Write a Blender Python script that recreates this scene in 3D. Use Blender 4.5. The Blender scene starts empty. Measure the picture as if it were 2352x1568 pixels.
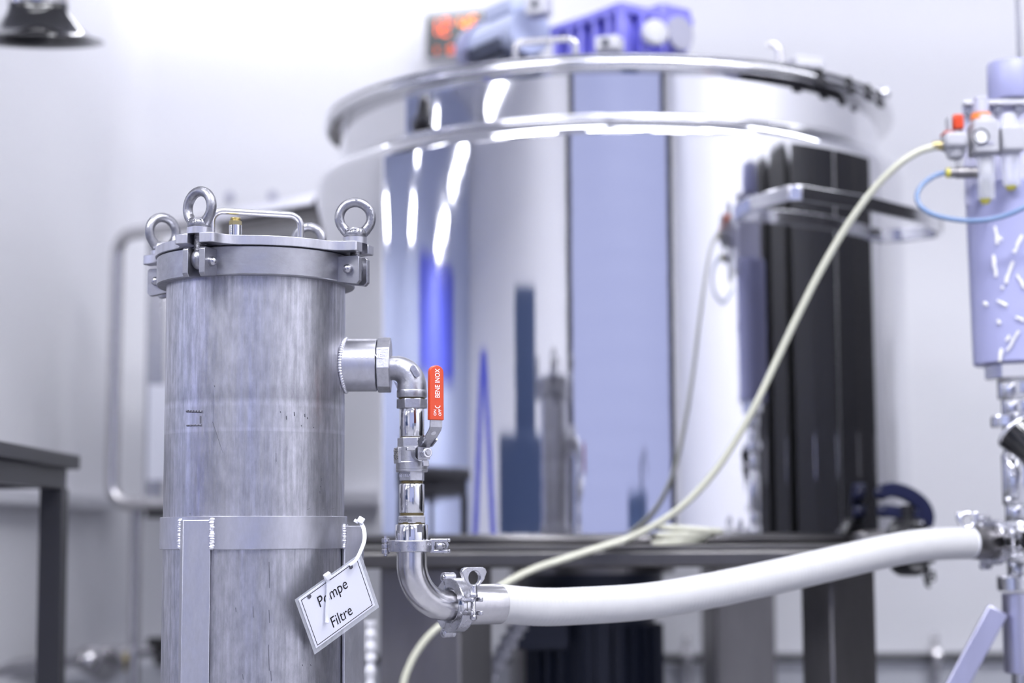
import bpy, math, random
from mathutils import Vector, Matrix
PI = math.pi
random.seed(4)
SC = bpy.context.scene
COL = SC.collection

# ------------------------------------------------------------------ camera
FPX, PITCH, ROLL, EYE = 4200.0, 0.105, 0.005, 0.80
th = math.atan(PITCH)
F = Vector((0, math.cos(th), math.sin(th)))
U0 = Vector((0, -math.sin(th), math.cos(th)))
R0 = Vector((1, 0, 0))
RT = R0 * math.cos(ROLL) - U0 * math.sin(ROLL)
UP = R0 * math.sin(ROLL) + U0 * math.cos(ROLL)
EY = Vector((0, 0, EYE))
cam = bpy.data.cameras.new('camera')
cam.sensor_width = 36.0
cam.lens = FPX / 2352 * 36.0
cam.clip_start = 0.05
cam.clip_end = 60
cam.dof.use_dof = True
cam.dof.focus_distance = 2.16
cam.dof.aperture_fstop = 2.5
camo = bpy.data.objects.new('camera', cam)
COL.objects.link(camo)
M = Matrix((RT, UP, -F)).transposed().to_4x4()
M.translation = EY
camo.matrix_world = M
SC.camera = camo

def P(px, py, Y):
    """point of the place seen at photograph pixel (px,py) on the vertical plane y=Y"""
    d = F + RT * ((px - 1176) / FPX) + UP * ((784 - py) / FPX)
    return EY + d * (Y / d.y)

# ------------------------------------------------------------------ world, colour management, lamps
w = bpy.data.worlds.new('world')
SC.world = w
w.use_nodes = True
w.node_tree.nodes['Background'].inputs[0].default_value = (0.75, 0.8, 1.0, 1)
w.node_tree.nodes['Background'].inputs[1].default_value = 0.12
SC.view_settings.view_transform = 'Standard'
SC.view_settings.look = 'None'
SC.view_settings.gamma = 1.0
SC.view_settings.use_curve_mapping = False
SC.view_settings.exposure = 0.0
SC.cycles.use_denoising = True
SC.cycles.caustics_reflective = False
SC.cycles.caustics_refractive = False
SC.cycles.max_bounces = 8
SC.cycles.diffuse_bounces = 4
SC.cycles.glossy_bounces = 5
LAMP = 17.0      # strength of the tube lamps
LAMP2 = 60.0     # strength of the brighter ones, raised as fill light
LAMPC = (0.93, 0.94, 1.0, 1)
# (x, y, z, label) of every tube lamp hanging from the ceiling
LAMPS = [(-0.75, 4.55, 2.75, 'tube lamp close to the back wall above the filter'), (1.9, 3.5, 3.02, 'tube lamp above the right side of the tank'),
         (-0.6, 2.3, 3.02, 'tube lamp above the filter housing'), (0.9, 1.9, 3.02, 'tube lamp above the sagging white hose'),
         (-9.6, 1.9, 3.02, 'farthest tube lamp level with the filter'), (-6.9, 1.9, 3.02, 'second farthest tube lamp level with the filter'),
         (-4.2, 1.9, 3.02, 'third farthest tube lamp level with the filter'), (-9.6, -0.6, 3.02, 'farthest tube lamp behind the viewer'),
         (-6.9, -0.6, 3.02, 'second farthest tube lamp behind the viewer'), (-4.2, -0.6, 3.02, 'third farthest tube lamp behind the viewer'),
         (-9.6, 4.2, 3.02, 'farthest tube lamp along the back wall'), (-5.5, 4.2, 3.02, 'middle tube lamp along the back wall'),
         (0.3, -3.3, 4.25, 'tube lamp above the roller door'), (-3.3, -3.2, 4.25, 'added fill lamp high in the left front corner'),  # left corner lamp added to brighten the front wall
         (2.3, -2.2, 4.25, 'bright added fill lamp high in the right front corner'),  # added to brighten the front end of the room
         (1.45, 0.75, 3.5, 'bright low tube lamp at the right of the viewer'), (-1.9, 0.6, 3.2, 'bright low fill lamp at the left of the viewer'),  # left one moved and enlarged as front fill
         (0.2, -1.0, 4.25, 'bright added fill lamp high above the viewer'), (-2.9, -1.0, 4.25, 'bright added fill lamp high at the left behind the viewer'),  # both added as broad front fill
         (2.35, 1.7, 3.7, 'bright added fill lamp high above the black cabinets')]  # added to lift the right side of the back wall

# ------------------------------------------------------------------ materials
MATS = {}
def mat(name, col, metal=0.0, rough=0.5, noise=None, bump=None, emit=None, alpha=None, trans=None, rvar=0.0, coat=0.0, ior=1.45, dark=0.7):
    """procedural material; noise=(sx,sy,sz,detail) scales a noise that varies the colour, bump=(scale,strength)"""
    m = bpy.data.materials.new(name)
    m.use_nodes = True
    nt = m.node_tree
    b = nt.nodes['Principled BSDF']
    b.inputs['Base Color'].default_value = (*col, 1)
    b.inputs['Metallic'].default_value = metal
    b.inputs['Roughness'].default_value = rough
    b.inputs['IOR'].default_value = ior
    if coat: b.inputs['Coat Weight'].default_value = coat
    if trans: b.inputs['Transmission Weight'].default_value = trans
    if alpha is not None: b.inputs['Alpha'].default_value = alpha
    if emit:
        b.inputs['Emission Color'].default_value = (*emit[0], 1)
        b.inputs['Emission Strength'].default_value = emit[1]
    if noise or bump:
        tc = nt.nodes.new('ShaderNodeTexCoord')
    if noise:
        mp = nt.nodes.new('ShaderNodeMapping')
        mp.inputs['Scale'].default_value = noise[:3]
        nz = nt.nodes.new('ShaderNodeTexNoise')
        nz.inputs['Scale'].default_value = 1.0
        nz.inputs['Detail'].default_value = noise[3]
        nz.inputs['Roughness'].default_value = 0.65
        rp = nt.nodes.new('ShaderNodeValToRGB')
        rp.color_ramp.elements[0].position = 0.32
        rp.color_ramp.elements[1].position = 0.68
        rp.color_ramp.elements[0].color = (*[c * dark for c in col], 1)
        rp.color_ramp.elements[1].color = (*col, 1)
        nt.links.new(tc.outputs['Object'], mp.inputs[0])
        nt.links.new(mp.outputs[0], nz.inputs['Vector'])
        nt.links.new(nz.outputs['Fac'], rp.inputs[0])
        nt.links.new(rp.outputs[0], b.inputs['Base Color'])
        if rvar:
            mr = nt.nodes.new('ShaderNodeMapRange')
            mr.inputs['From Min'].default_value = 0.3
            mr.inputs['From Max'].default_value = 0.7
            mr.inputs['To Min'].default_value = rough + rvar
            mr.inputs['To Max'].default_value = rough - rvar
            nt.links.new(nz.outputs['Fac'], mr.inputs[0])
            nt.links.new(mr.outputs[0], b.inputs['Roughness'])
    if bump:
        nb = nt.nodes.new('ShaderNodeTexNoise')
        nb.inputs['Scale'].default_value = bump[0]
        nb.inputs['Detail'].default_value = 4
        bp = nt.nodes.new('ShaderNodeBump')
        bp.inputs['Strength'].default_value = bump[1]
        bp.inputs['Distance'].default_value = bump[2] if len(bump) > 2 else 0.001
        nt.links.new(tc.outputs['Object'], nb.inputs['Vector'])
        nt.links.new(nb.outputs['Fac'], bp.inputs['Height'])
        nt.links.new(bp.outputs[0], b.inputs['Normal'])
    MATS[name] = m
    return m

mat('wall', (0.80, 0.80, 0.83), rough=0.55, bump=(6, 0.15, 0.002))
mat('wall_low', (0.62, 0.63, 0.68), rough=0.5, bump=(6, 0.15, 0.002))
mat('floor', (0.30, 0.30, 0.33), rough=0.35, noise=(2, 2, 2, 6), dark=0.85)
mat('ceiling', (0.8, 0.8, 0.82), rough=0.8)
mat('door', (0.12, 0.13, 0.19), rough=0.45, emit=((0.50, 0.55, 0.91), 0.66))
mat('wall_blue', (0.50, 0.55, 0.74), rough=0.55)
mat('dark_frame', (0.03, 0.03, 0.04), rough=0.5)
mat('vessel', (0.57, 0.57, 0.615), metal=1, rough=0.40, noise=(190, 190, 9, 8), rvar=0.1, bump=(90, 0.12), dark=0.62)
mat('brushed', (0.58, 0.58, 0.63), metal=1, rough=0.38, noise=(90, 90, 30, 6), rvar=0.06, dark=0.82)
mat('satin', (0.40, 0.40, 0.435), metal=1, rough=0.40, noise=(50, 50, 70, 6), rvar=0.06, bump=(70, 0.25), dark=0.8)
mat('zinc', (0.37, 0.37, 0.40), metal=1, rough=0.36, noise=(150, 150, 150, 5), rvar=0.1, bump=(260, 0.35), dark=0.7)
mat('cast', (0.54, 0.54, 0.58), metal=1, rough=0.38, noise=(120, 120, 120, 5), rvar=0.06, bump=(300, 0.3), dark=0.8)
mat('polished', (0.74, 0.74, 0.76), metal=1, rough=0.10)
mat('tube_steel', (0.66, 0.65, 0.66), metal=1, rough=0.22, noise=(60, 60, 60, 5), rvar=0.05, dark=0.85)
mat('mirror', (0.78, 0.78, 0.80), metal=1, rough=0.045, bump=(3.0, 0.05, 0.01))
mat('tank_rim', (0.76, 0.76, 0.78), metal=1, rough=0.14)
mat('stand_steel', (0.26, 0.25, 0.25), metal=1, rough=0.34, noise=(8, 8, 2, 5), dark=0.75)
mat('clamp_steel', (0.56, 0.56, 0.60), metal=1, rough=0.27, noise=(80, 80, 80, 4), rvar=0.04, dark=0.88)
mat('beam_steel', (0.15, 0.145, 0.145), metal=1, rough=0.36, noise=(8, 8, 2, 5), dark=0.75)
mat('pin_steel', (0.45, 0.45, 0.48), metal=1, rough=0.22)
mat('thread', (0.35, 0.34, 0.33), metal=1, rough=0.4)
mat('brass', (0.46, 0.39, 0.20), metal=1, rough=0.28)
mat('gasket', (0.09, 0.07, 0.03), rough=0.4)
mat('weld', (0.85, 0.85, 0.90), metal=1, rough=0.3)
mat('red', (0.55, 0.050, 0.008), rough=0.3, coat=0.4)
mat('white_ink', (0.9, 0.9, 0.9), rough=0.5)
mat('black_ink', (0.01, 0.01, 0.014), rough=0.5)
mat('grey_ink', (0.16, 0.16, 0.19), metal=0.5, rough=0.5)
mat('paper', (0.84, 0.85, 0.93), rough=0.4)
mat('film', (0.9, 0.92, 0.98), rough=0.08, alpha=0.28, coat=1.0)
mat('nylon', (0.86, 0.87, 0.93), rough=0.35)
mat('hose', (0.57, 0.57, 0.57), rough=0.42, noise=(40, 40, 40, 4), dark=0.96)
mat('tube_yellow', (0.60, 0.60, 0.48), rough=0.22, coat=0.5)
mat('tube_blue', (0.15, 0.23, 0.39), rough=0.2, coat=0.5)
mat('blue_paint', (0.21, 0.20, 0.72), rough=0.35, coat=0.3)
mat('blue_dark', (0.03, 0.03, 0.14), rough=0.5)
mat('motor_grey', (0.50, 0.55, 0.74), rough=0.4)
mat('motor_dark', (0.030, 0.036, 0.06), rough=0.45)
mat('white_plastic', (0.62, 0.62, 0.66), rough=0.35)
mat('white_cast', (0.42, 0.42, 0.45), rough=0.45)
mat('plate_metal', (0.56, 0.56, 0.70), rough=0.35, noise=(3, 3, 3, 3), dark=0.95)
mat('sleeve_steel', (0.62, 0.62, 0.78), metal=1, rough=0.34, noise=(30, 30, 4, 5), dark=0.9)
mat('grey_plastic', (0.42, 0.42, 0.52), rough=0.4)
mat('lilac_metal', (0.35, 0.36, 0.57), rough=0.35, noise=(3, 3, 3, 3), dark=0.95)
mat('black_plastic', (0.012, 0.012, 0.014), rough=0.35)
mat('black_matt', (0.012, 0.012, 0.012), rough=0.6)
mat('black_gloss', (0.01, 0.01, 0.011), rough=0.12, coat=0.6)
mat('navy', (0.006, 0.009, 0.045), rough=0.3)
mat('bench_steel', (0.055, 0.055, 0.06), metal=0.6, rough=0.38)
mat('bowl', (0.92, 0.93, 0.96), rough=0.06, alpha=0.35, coat=0.6)
mat('grease', (0.86, 0.85, 0.80), rough=0.3)
mat('yellow_plastic', (0.55, 0.50, 0.08), rough=0.4)
mat('led', (1.0, 0.10, 0.01), rough=0.4, emit=((1.0, 0.12, 0.015), 2.6))
mat('led_bright', (1.0, 0.3, 0.02), rough=0.4, emit=((1.0, 0.22, 0.02), 3.6))
mat('lamp_bright', (1, 1, 1), rough=0.5, emit=(LAMPC[:3], LAMP2))
mat('lamp_on', (1, 1, 1), rough=0.5, emit=(LAMPC[:3], LAMP))
mat('blue_panel', (0.10, 0.12, 0.62), rough=0.5)
mat('slate', (0.05, 0.08, 0.17), rough=0.5)
mat('orange', (0.75, 0.2, 0.04), rough=0.5)

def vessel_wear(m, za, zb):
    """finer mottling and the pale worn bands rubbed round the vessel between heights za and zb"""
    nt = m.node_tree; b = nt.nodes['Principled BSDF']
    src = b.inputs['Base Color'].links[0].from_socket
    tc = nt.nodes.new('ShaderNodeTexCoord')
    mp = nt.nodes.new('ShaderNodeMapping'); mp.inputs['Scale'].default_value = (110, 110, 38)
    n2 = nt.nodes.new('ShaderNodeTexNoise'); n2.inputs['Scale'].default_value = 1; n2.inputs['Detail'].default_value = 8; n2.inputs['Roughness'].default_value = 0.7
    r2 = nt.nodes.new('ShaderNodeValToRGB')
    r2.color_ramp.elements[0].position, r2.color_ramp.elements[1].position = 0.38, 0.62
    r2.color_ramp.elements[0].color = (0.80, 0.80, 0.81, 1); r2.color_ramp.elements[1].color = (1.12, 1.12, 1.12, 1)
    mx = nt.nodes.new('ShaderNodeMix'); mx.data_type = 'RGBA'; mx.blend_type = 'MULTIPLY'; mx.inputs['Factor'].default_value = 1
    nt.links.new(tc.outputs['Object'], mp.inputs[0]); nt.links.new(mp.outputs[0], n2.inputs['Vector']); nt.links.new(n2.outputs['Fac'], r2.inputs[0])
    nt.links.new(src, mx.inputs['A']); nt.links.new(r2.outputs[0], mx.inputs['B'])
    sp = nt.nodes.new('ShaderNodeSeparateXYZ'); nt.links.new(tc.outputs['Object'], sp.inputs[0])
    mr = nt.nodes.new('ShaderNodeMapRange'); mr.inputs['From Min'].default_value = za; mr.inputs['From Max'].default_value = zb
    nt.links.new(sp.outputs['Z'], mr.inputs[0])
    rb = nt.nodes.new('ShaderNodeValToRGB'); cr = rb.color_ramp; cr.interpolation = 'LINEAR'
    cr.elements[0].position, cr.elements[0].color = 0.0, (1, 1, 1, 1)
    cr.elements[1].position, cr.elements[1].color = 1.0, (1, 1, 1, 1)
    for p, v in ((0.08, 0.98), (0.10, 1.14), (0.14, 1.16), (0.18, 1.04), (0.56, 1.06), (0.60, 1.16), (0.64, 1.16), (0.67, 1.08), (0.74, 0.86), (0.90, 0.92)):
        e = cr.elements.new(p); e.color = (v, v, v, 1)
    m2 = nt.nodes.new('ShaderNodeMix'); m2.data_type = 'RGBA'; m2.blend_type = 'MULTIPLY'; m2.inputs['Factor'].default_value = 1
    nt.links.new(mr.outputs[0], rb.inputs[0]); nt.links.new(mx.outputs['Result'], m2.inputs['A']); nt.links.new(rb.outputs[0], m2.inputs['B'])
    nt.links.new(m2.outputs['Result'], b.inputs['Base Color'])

# ------------------------------------------------------------------ mesh builder
def frame(o, x=None, y=None, z=None):
    """4x4 with origin o; two of the axes given, the third follows"""
    if z is None: z = Vector(x).cross(Vector(y))
    elif x is None and y is None:
        z = Vector(z).normalized()
        x = Vector((0, 0, 1)).cross(z) if abs(z.z) < 0.9 else Vector((1, 0, 0)).cross(z)
        x.normalize(); y = z.cross(x)
    if y is None: y = Vector(z).cross(Vector(x))
    if x is None: x = Vector(y).cross(Vector(z))
    m = Matrix((Vector(x).normalized(), Vector(y).normalized(), Vector(z).normalized())).transposed().to_4x4()
    m.translation = Vector(o)
    return m

class MB:
    def __init__(s): s.v, s.f = [], []
    def add(s, vs, fs, m=None):
        k = len(s.v)
        s.v += [tuple((m @ Vector(p)) if m else p) for p in vs]
        s.f += [tuple(i + k for i in f) for f in fs]
        return s
    def box(s, c, d, m=None):
        a, b, e = d[0] / 2, d[1] / 2, d[2] / 2
        vs = [(c[0] + i * a, c[1] + j * b, c[2] + k * e) for i in (-1, 1) for j in (-1, 1) for k in (-1, 1)]
        return s.add(vs, [(0, 1, 3, 2), (4, 6, 7, 5), (0, 4, 5, 1), (2, 3, 7, 6), (0, 2, 6, 4), (1, 5, 7, 3)], m)
    def prism(s, out, z0, z1, m=None):
        n = len(out)
        vs = [(x, y, z0) for x, y in out] + [(x, y, z1) for x, y in out]
        fs = [tuple(range(n - 1, -1, -1)), tuple(range(n, 2 * n))] + [(i, (i + 1) % n, n + (i + 1) % n, n + i) for i in range(n)]
        return s.add(vs, fs, m)
    def lathe(s, prof, n=48, m=None, rings=False):
        """profile of (r,z) turned about z; rings=True closes the profile on itself"""
        vs, rows, fs = [], [], []
        for r, z in prof:
            if r <= 1e-7:
                rows.append([len(vs)] * n); vs.append((0, 0, z))
            else:
                rows.append(list(range(len(vs), len(vs) + n)))
                vs += [(r * math.cos(2 * PI * i / n), r * math.sin(2 * PI * i / n), z) for i in range(n)]
        k = len(prof)
        for j in range(k if rings else k - 1):
            a, b = rows[j], rows[(j + 1) % k]
            for i in range(n):
                q = [a[i], a[(i + 1) % n], b[(i + 1) % n], b[i]]
                q2 = []
                for t in q:
                    if t not in q2: q2.append(t)
                if len(q2) > 2: fs.append(tuple(q2))
        return s.add(vs, fs, m)
    def cyl(s, p0, p1, r, r1=None, n=28):
        p0, p1 = Vector(p0), Vector(p1)
        L = (p1 - p0).length
        return s.lathe([(0, 0), (r, 0), (r1 if r1 is not None else r, L), (0, L)], n, frame(p0, z=p1 - p0))
    def ngon(s, k, R, z0, z1, m=None, rot=0.0, ch=0.0):
        """k-sided nut of corner radius R"""
        o = [(R * math.cos(rot + 2 * PI * i / k), R * math.sin(rot + 2 * PI * i / k)) for i in range(k)]
        return s.prism(o, z0, z1, m)
    def tube(s, pts, r, n=16, closed=False, caps=True):
        pts = [Vector(p) for p in pts]
        k = len(pts)
        rr = r if isinstance(r, (list, tuple)) else [r] * k
        T = []
        for i in range(k):
            a = pts[(i - 1) % k] if (closed or i > 0) else pts[i]
            b = pts[(i + 1) % k] if (closed or i < k - 1) else pts[i]
            T.append((b - a).normalized())
        nrm = T[0].orthogonal().normalized()
        vs, fs = [], []
        for i in range(k):
            if i:
                nrm = (nrm - T[i] * nrm.dot(T[i])).normalized()
            bn = T[i].cross(nrm)
            vs += [tuple(pts[i] + (nrm * math.cos(2 * PI * j / n) + bn * math.sin(2 * PI * j / n)) * rr[i]) for j in range(n)]
        for i in range(k if closed else k - 1):
            a, b = i * n, ((i + 1) % k) * n
            fs += [(a + j, a + (j + 1) % n, b + (j + 1) % n, b + j) for j in range(n)]
        if caps and not closed:
            fs += [tuple(range(n - 1, -1, -1)), tuple(range((k - 1) * n, k * n))]
        return s.add(vs, fs)
    def strip(s, pts, wd, tk, up=(0, 0, 1), closed=False):
        """flat bar swept along pts: size wd along 'up', tk across"""
        pts = [Vector(p) for p in pts]; up = Vector(up); k = len(pts)
        vs, fs = [], []
        for i in range(k):
            a = pts[(i - 1) % k] if (closed or i > 0) else pts[i]
            b = pts[(i + 1) % k] if (closed or i < k - 1) else pts[i]
            t = (b - a).normalized(); sd = t.cross(up).normalized()
            u2 = sd.cross(t).normalized()
            vs += [tuple(pts[i] + sd * (tk / 2 * q) + u2 * (wd / 2 * p)) for p, q in ((-1, -1), (-1, 1), (1, 1), (1, -1))]
        for i in range(k if closed else k - 1):
            a, b = i * 4, ((i + 1) % k) * 4
            fs += [(a + j, a + (j + 1) % 4, b + (j + 1) % 4, b + j) for j in range(4)]
        if not closed: fs += [(3, 2, 1, 0), tuple((k - 1) * 4 + j for j in range(4))]
        return s.add(vs, fs)
    def torus(s, R, r, m=None, n=40, k=14, sy=1.0):
        vs = [((R + r * math.cos(2 * PI * j / k)) * math.cos(2 * PI * i / n), (R + r * math.cos(2 * PI * j / k)) * math.sin(2 * PI * i / n) * sy, r * math.sin(2 * PI * j / k)) for i in range(n) for j in range(k)]
        fs = [(i * k + j, ((i + 1) % n) * k + j, ((i + 1) % n) * k + (j + 1) % k, i * k + (j + 1) % k) for i in range(n) for j in range(k)]
        return s.add(vs, fs, m)
    def ball(s, c, r, n=20, k=10, sc=(1, 1, 1), m=None):
        mm = Matrix.Translation(Vector(c)) @ Matrix.Diagonal((*sc, 1))
        if m: mm = m @ mm
        return s.lathe([(r * math.sin(PI * i / k) if 0 < i < k else 0, -r * math.cos(PI * i / k)) for i in range(k + 1)], n, mm)

ORG = {}
def tag(o, label=None, cat=None, group=None, kind=None):
    if label: o['label'] = label
    if cat: o['category'] = cat
    if group: o['group'] = group
    if kind: o['kind'] = kind
    return o
def thing(name, label, cat, loc=(0, 0, 0), group=None, m=None):
    o = bpy.data.objects.new(name, None)
    COL.objects.link(o)
    o.empty_display_size = 0.05
    if m is not None:
        o.matrix_world = m; ORG[o.name] = None
    else:
        o.location = loc; ORG[o.name] = Vector(loc)
    return tag(o, label, cat, group)
def part(name, mb, m, parent=None, bevel=0.0, angle=38, label=None, kind=None, seg=2):
    org = ORG.get(parent.name) if parent else None
    vs = mb.v if org is None else [(x - org.x, y - org.y, z - org.z) for x, y, z in mb.v]
    me = bpy.data.meshes.new(name)
    me.from_pydata(vs, [], mb.f)
    me.validate()
    me.materials.append(MATS[m])
    import bmesh
    bm = bmesh.new(); bm.from_mesh(me)
    bmesh.ops.recalc_face_normals(bm, faces=bm.faces[:])
    bm.to_mesh(me); bm.free()
    me.polygons.foreach_set('use_smooth', [True] * len(me.polygons))
    me.set_sharp_from_angle(angle=math.radians(angle))
    o = bpy.data.objects.new(name, me)
    COL.objects.link(o)
    if parent: o.parent = parent
    ORG[o.name] = org
    if bevel:
        b = o.modifiers.new('bevel', 'BEVEL'); b.width = bevel; b.segments = seg; b.limit_method = 'ANGLE'; b.angle_limit = math.radians(40)
        b.harden_normals = False
    if label: o['label'] = label
    if kind: o['kind'] = kind
    return o
def solo(name, mb, m, label, cat, group=None, bevel=0.0, angle=38):
    """a thing that is one mesh, its origin at the middle of its base"""
    xs, ys, zs = zip(*mb.v)
    c = Vector(((min(xs) + max(xs)) / 2, (min(ys) + max(ys)) / 2, min(zs)))
    mb.v = [(x - c.x, y - c.y, z - c.z) for x, y, z in mb.v]
    o = part(name, mb, m, None, bevel, angle)
    o.location = c
    return tag(o, label, cat, group)
def struct(name, mb, m, parent=None, bevel=0.0):
    o = part(name, mb, m, parent, bevel)
    if not parent: o['kind'] = 'structure'
    return o
def text_mb(body, size, m, extrude=0.0003, align='CENTER', sx=1.0, spacing=1.0):
    c = bpy.data.curves.new('t', 'FONT')
    c.body = body; c.size = size; c.extrude = extrude; c.align_x = align; c.align_y = 'CENTER'; c.resolution_u = 3; c.space_character = spacing
    o = bpy.data.objects.new('t', c); COL.objects.link(o)
    bpy.context.view_layer.update()
    me = o.evaluated_get(bpy.context.evaluated_depsgraph_get()).to_mesh()
    mb = MB()
    mb.add([(v.co.x * sx, v.co.y, v.co.z) for v in me.vertices], [tuple(p.vertices) for p in me.polygons], m)
    bpy.data.objects.remove(o); bpy.data.curves.remove(c)
    return mb
def arc(c, a, b, r, t0, t1, n):
    """points c + r(cos t a + sin t b)"""
    c, a, b = Vector(c), Vector(a), Vector(b)
    return [c + a * (r * math.cos(t0 + (t1 - t0) * i / n)) + b * (r * math.sin(t0 + (t1 - t0) * i / n)) for i in range(n + 1)]
def spline(pts, n=8):
    """Catmull-Rom through pts"""
    pts = [Vector(p) for p in pts]
    q = [pts[0] * 2 - pts[1]] + pts + [pts[-1] * 2 - pts[-2]]
    out = []
    for i in range(1, len(q) - 2):
        a, b, c, d = q[i - 1], q[i], q[i + 1], q[i + 2]
        for j in range(n):
            t = j / n
            out.append(0.5 * ((2 * b) + (c - a) * t + (2 * a - 5 * b + 4 * c - d) * t * t + (3 * b - a - 3 * c + d) * t ** 3))
    return out + [pts[-1]]
def roundrect(w, h, r, n=5):
    o = []
    for cx, cy, a in ((w / 2 - r, h / 2 - r, 0), (-w / 2 + r, h / 2 - r, PI / 2), (-w / 2 + r, -h / 2 + r, PI), (w / 2 - r, -h / 2 + r, 1.5 * PI)):
        o += [(cx + r * math.cos(a + PI / 2 * i / n), cy + r * math.sin(a + PI / 2 * i / n)) for i in range(n + 1)]
    return o
X, Y_, Z = Vector((1, 0, 0)), Vector((0, 1, 0)), Vector((0, 0, 1))

# ================================================================== the room
YB = 5.0
XL, XR, YF, ZC = -11.0, 3.2, -4.2, 4.5
struct('floor', MB().box(((XL + XR) / 2, 0.4, -0.05), (XR - XL + 0.4, 9.6, 0.1)), 'floor')
struct('ceiling', MB().box(((XL + XR) / 2, 0.4, ZC + 0.05), (XR - XL + 0.4, 9.6, 0.1)), 'ceiling')
wb = struct('wall_back', MB().box(((XL + XR) / 2, YB + 0.05, ZC / 2), (XR - XL + 0.4, 0.1, ZC)), 'wall')
struct('wall_right', MB().box((XR + 0.05, 0.4, ZC / 2), (0.1, 9.3, ZC)), 'wall')
wl = struct('wall_left', MB().box((-1.16, 4.225, ZC / 2), (0.12, 1.55, ZC)), 'wall')
struct('wall_far', MB().box((XL - 0.05, 0.4, ZC / 2), (0.1, 9.3, ZC)), 'wall_blue')
struct('wall_front', MB().box(((XL + XR) / 2, YF - 0.05, ZC / 2), (XR - XL + 0.4, 0.1, ZC)), 'wall')
# small round fixing caps on the back wall
for px, py in ((528, 452), (626, 450)):
    c = P(px, py, YB - 0.002)
    part('fixing_cap', MB().cyl(c, c - Y_ * 0.006, 0.013), 'grey_plastic', wb)
# coved corner post between left and back wall
cv = MB().prism([(-1.10, YB), (-1.10, YB - 0.13)] + [(-1.10 + 0.10 - 0.10 * math.cos(t), YB - 0.13 + 0.13 * math.sin(t)) for t in [i * PI / 16 for i in range(1, 8)]] + [(-1.0, YB)], 0.0, ZC)
struct('trim_1', cv, 'wall')
# cable trunking on the left wall and round the corner on the back wall
z0, z1 = P(240, 1172, 4.9).z, P(240, 1143, 4.9).z
struct('trim_2', MB().box((-1.075, 4.2, (z0 + z1) / 2), (0.05, 1.45, z1 - z0)), 'white_plastic', bevel=0.004)
struct('trim_3', MB().box((-0.72, YB - 0.02, (z0 + z1) / 2), (0.55, 0.04, z1 - z0)), 'white_plastic', bevel=0.004)
# lower wall kerb, painted grey
zk = P(1900, 1518, 4.93).z
struct('trim_4', MB().box((0.8, YB - 0.03, zk / 2), (4.8, 0.06, zk)), 'wall_low', bevel=0.006)
struct('trim_5', MB().box((-1.085, 4.2, zk / 2), (0.03, 1.45, zk)), 'wall_low', bevel=0.006)
# roller door behind the photographer, seen in the polished tank
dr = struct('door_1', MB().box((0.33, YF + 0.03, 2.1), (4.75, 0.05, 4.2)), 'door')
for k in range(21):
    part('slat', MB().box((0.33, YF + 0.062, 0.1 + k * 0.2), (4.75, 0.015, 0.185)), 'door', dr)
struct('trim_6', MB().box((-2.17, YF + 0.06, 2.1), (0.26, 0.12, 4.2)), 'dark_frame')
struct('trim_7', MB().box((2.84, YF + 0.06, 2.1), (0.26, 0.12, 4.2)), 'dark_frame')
# blue notice panel on the far wall
solo('wall_panel', MB().box((XL + 0.03, -0.7, 2.55), (0.04, 3.4, 0.95)), 'blue_panel', 'wide blue panel hung high on the far left wall', 'panel', bevel=0.005)

# tube lamps
def lamp_root():
    t = thing('tube_lamp', 'long white tube lamp hanging from the ceiling', 'lamp', (0, 0, 0))
    part('lamp_body', MB().box((0, 0, 0.035), (1.5, 0.16, 0.05)), 'white_plastic', t, bevel=0.008)
    part('diffuser', MB().box((0, 0, 0.0), (1.42, 0.12, 0.018)), 'lamp_on', t)
    for sx in (-0.6, 0.6):
        part('hanger', MB().cyl((sx, 0, 0.06), (sx, 0, 0.36), 0.004, n=8), 'tube_steel', t)
    return t
def copy_tree(o, parent=None):
    c = o.copy(); COL.objects.link(c)
    if parent: c.parent = parent
    ORG[c.name] = ORG.get(o.name)
    for ch in list(o.children): copy_tree(ch, c)
    return c
LROOT = lamp_root()
for i, (x, y, z, lab) in enumerate(LAMPS):
    o = LROOT if i == 0 else copy_tree(LROOT)
    o.location = (x, y, z)
    o['label'] = lab
    if 'viewer' in lab: o.scale = (1.2, 2.4, 1)  # enlarged to spread more fill light from the front
    if lab.startswith(('bright', 'farthest')):
        for c_ in o.children:
            if c_.name.startswith('diffuser'):
                c_.data = c_.data.copy(); c_.data.materials[0] = MATS['lamp_bright']
    o['group'] = 'tube lamps under the ceiling'

# ================================================================== filter housing
HX, HY = P(584.5, 1120, 2.247).x, 2.247
RB, RFL, RLID, RBAND = 0.1097, 0.1217, 0.1238, 0.1134
zfb = P(574, 629.3, HY - RFL).z
zft = P(583, 563, HY - RFL).z
zlb = zft + 0.0006
zlt = P(583, 539, HY - RLID).z
zb1, zb0 = P(585, 1184.7, HY - RBAND).z, P(585, 1261.5, HY - RBAND).z
AX = Matrix.Translation((HX, HY, 0))
fh = thing('filter_housing', 'tall grey stainless filter housing with bolted lid standing on angle legs', 'filter', (HX, HY, 0))
part('vessel', MB().lathe([(0, 0.13), (0.05, 0.133), (0.088, 0.15), (0.104, 0.175), (RB, 0.205), (RB, zfb + 0.004)], 96, AX), 'vessel', fh)
c_ = 0.0012
part('flange', MB().lathe([(RB - 0.004, zfb), (RFL - c_, zfb), (RFL, zfb + c_), (RFL, zft - c_), (RFL - c_, zft), (RB - 0.004, zft)], 96, AX, rings=True), 'satin', fh, angle=30)
part('support_band', MB().lathe([(RB - 0.001, zb0), (RBAND - 0.0006, zb0), (RBAND, zb0 + 0.0006), (RBAND, zb1 - 0.0006), (RBAND - 0.0006, zb1), (RB - 0.001, zb1)], 96, AX, rings=True), 'brushed', fh, angle=30)
vessel_wear(MATS['vessel'], P(585, 1000, HY - RB).z, P(585, 880, HY - RB).z)
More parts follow.
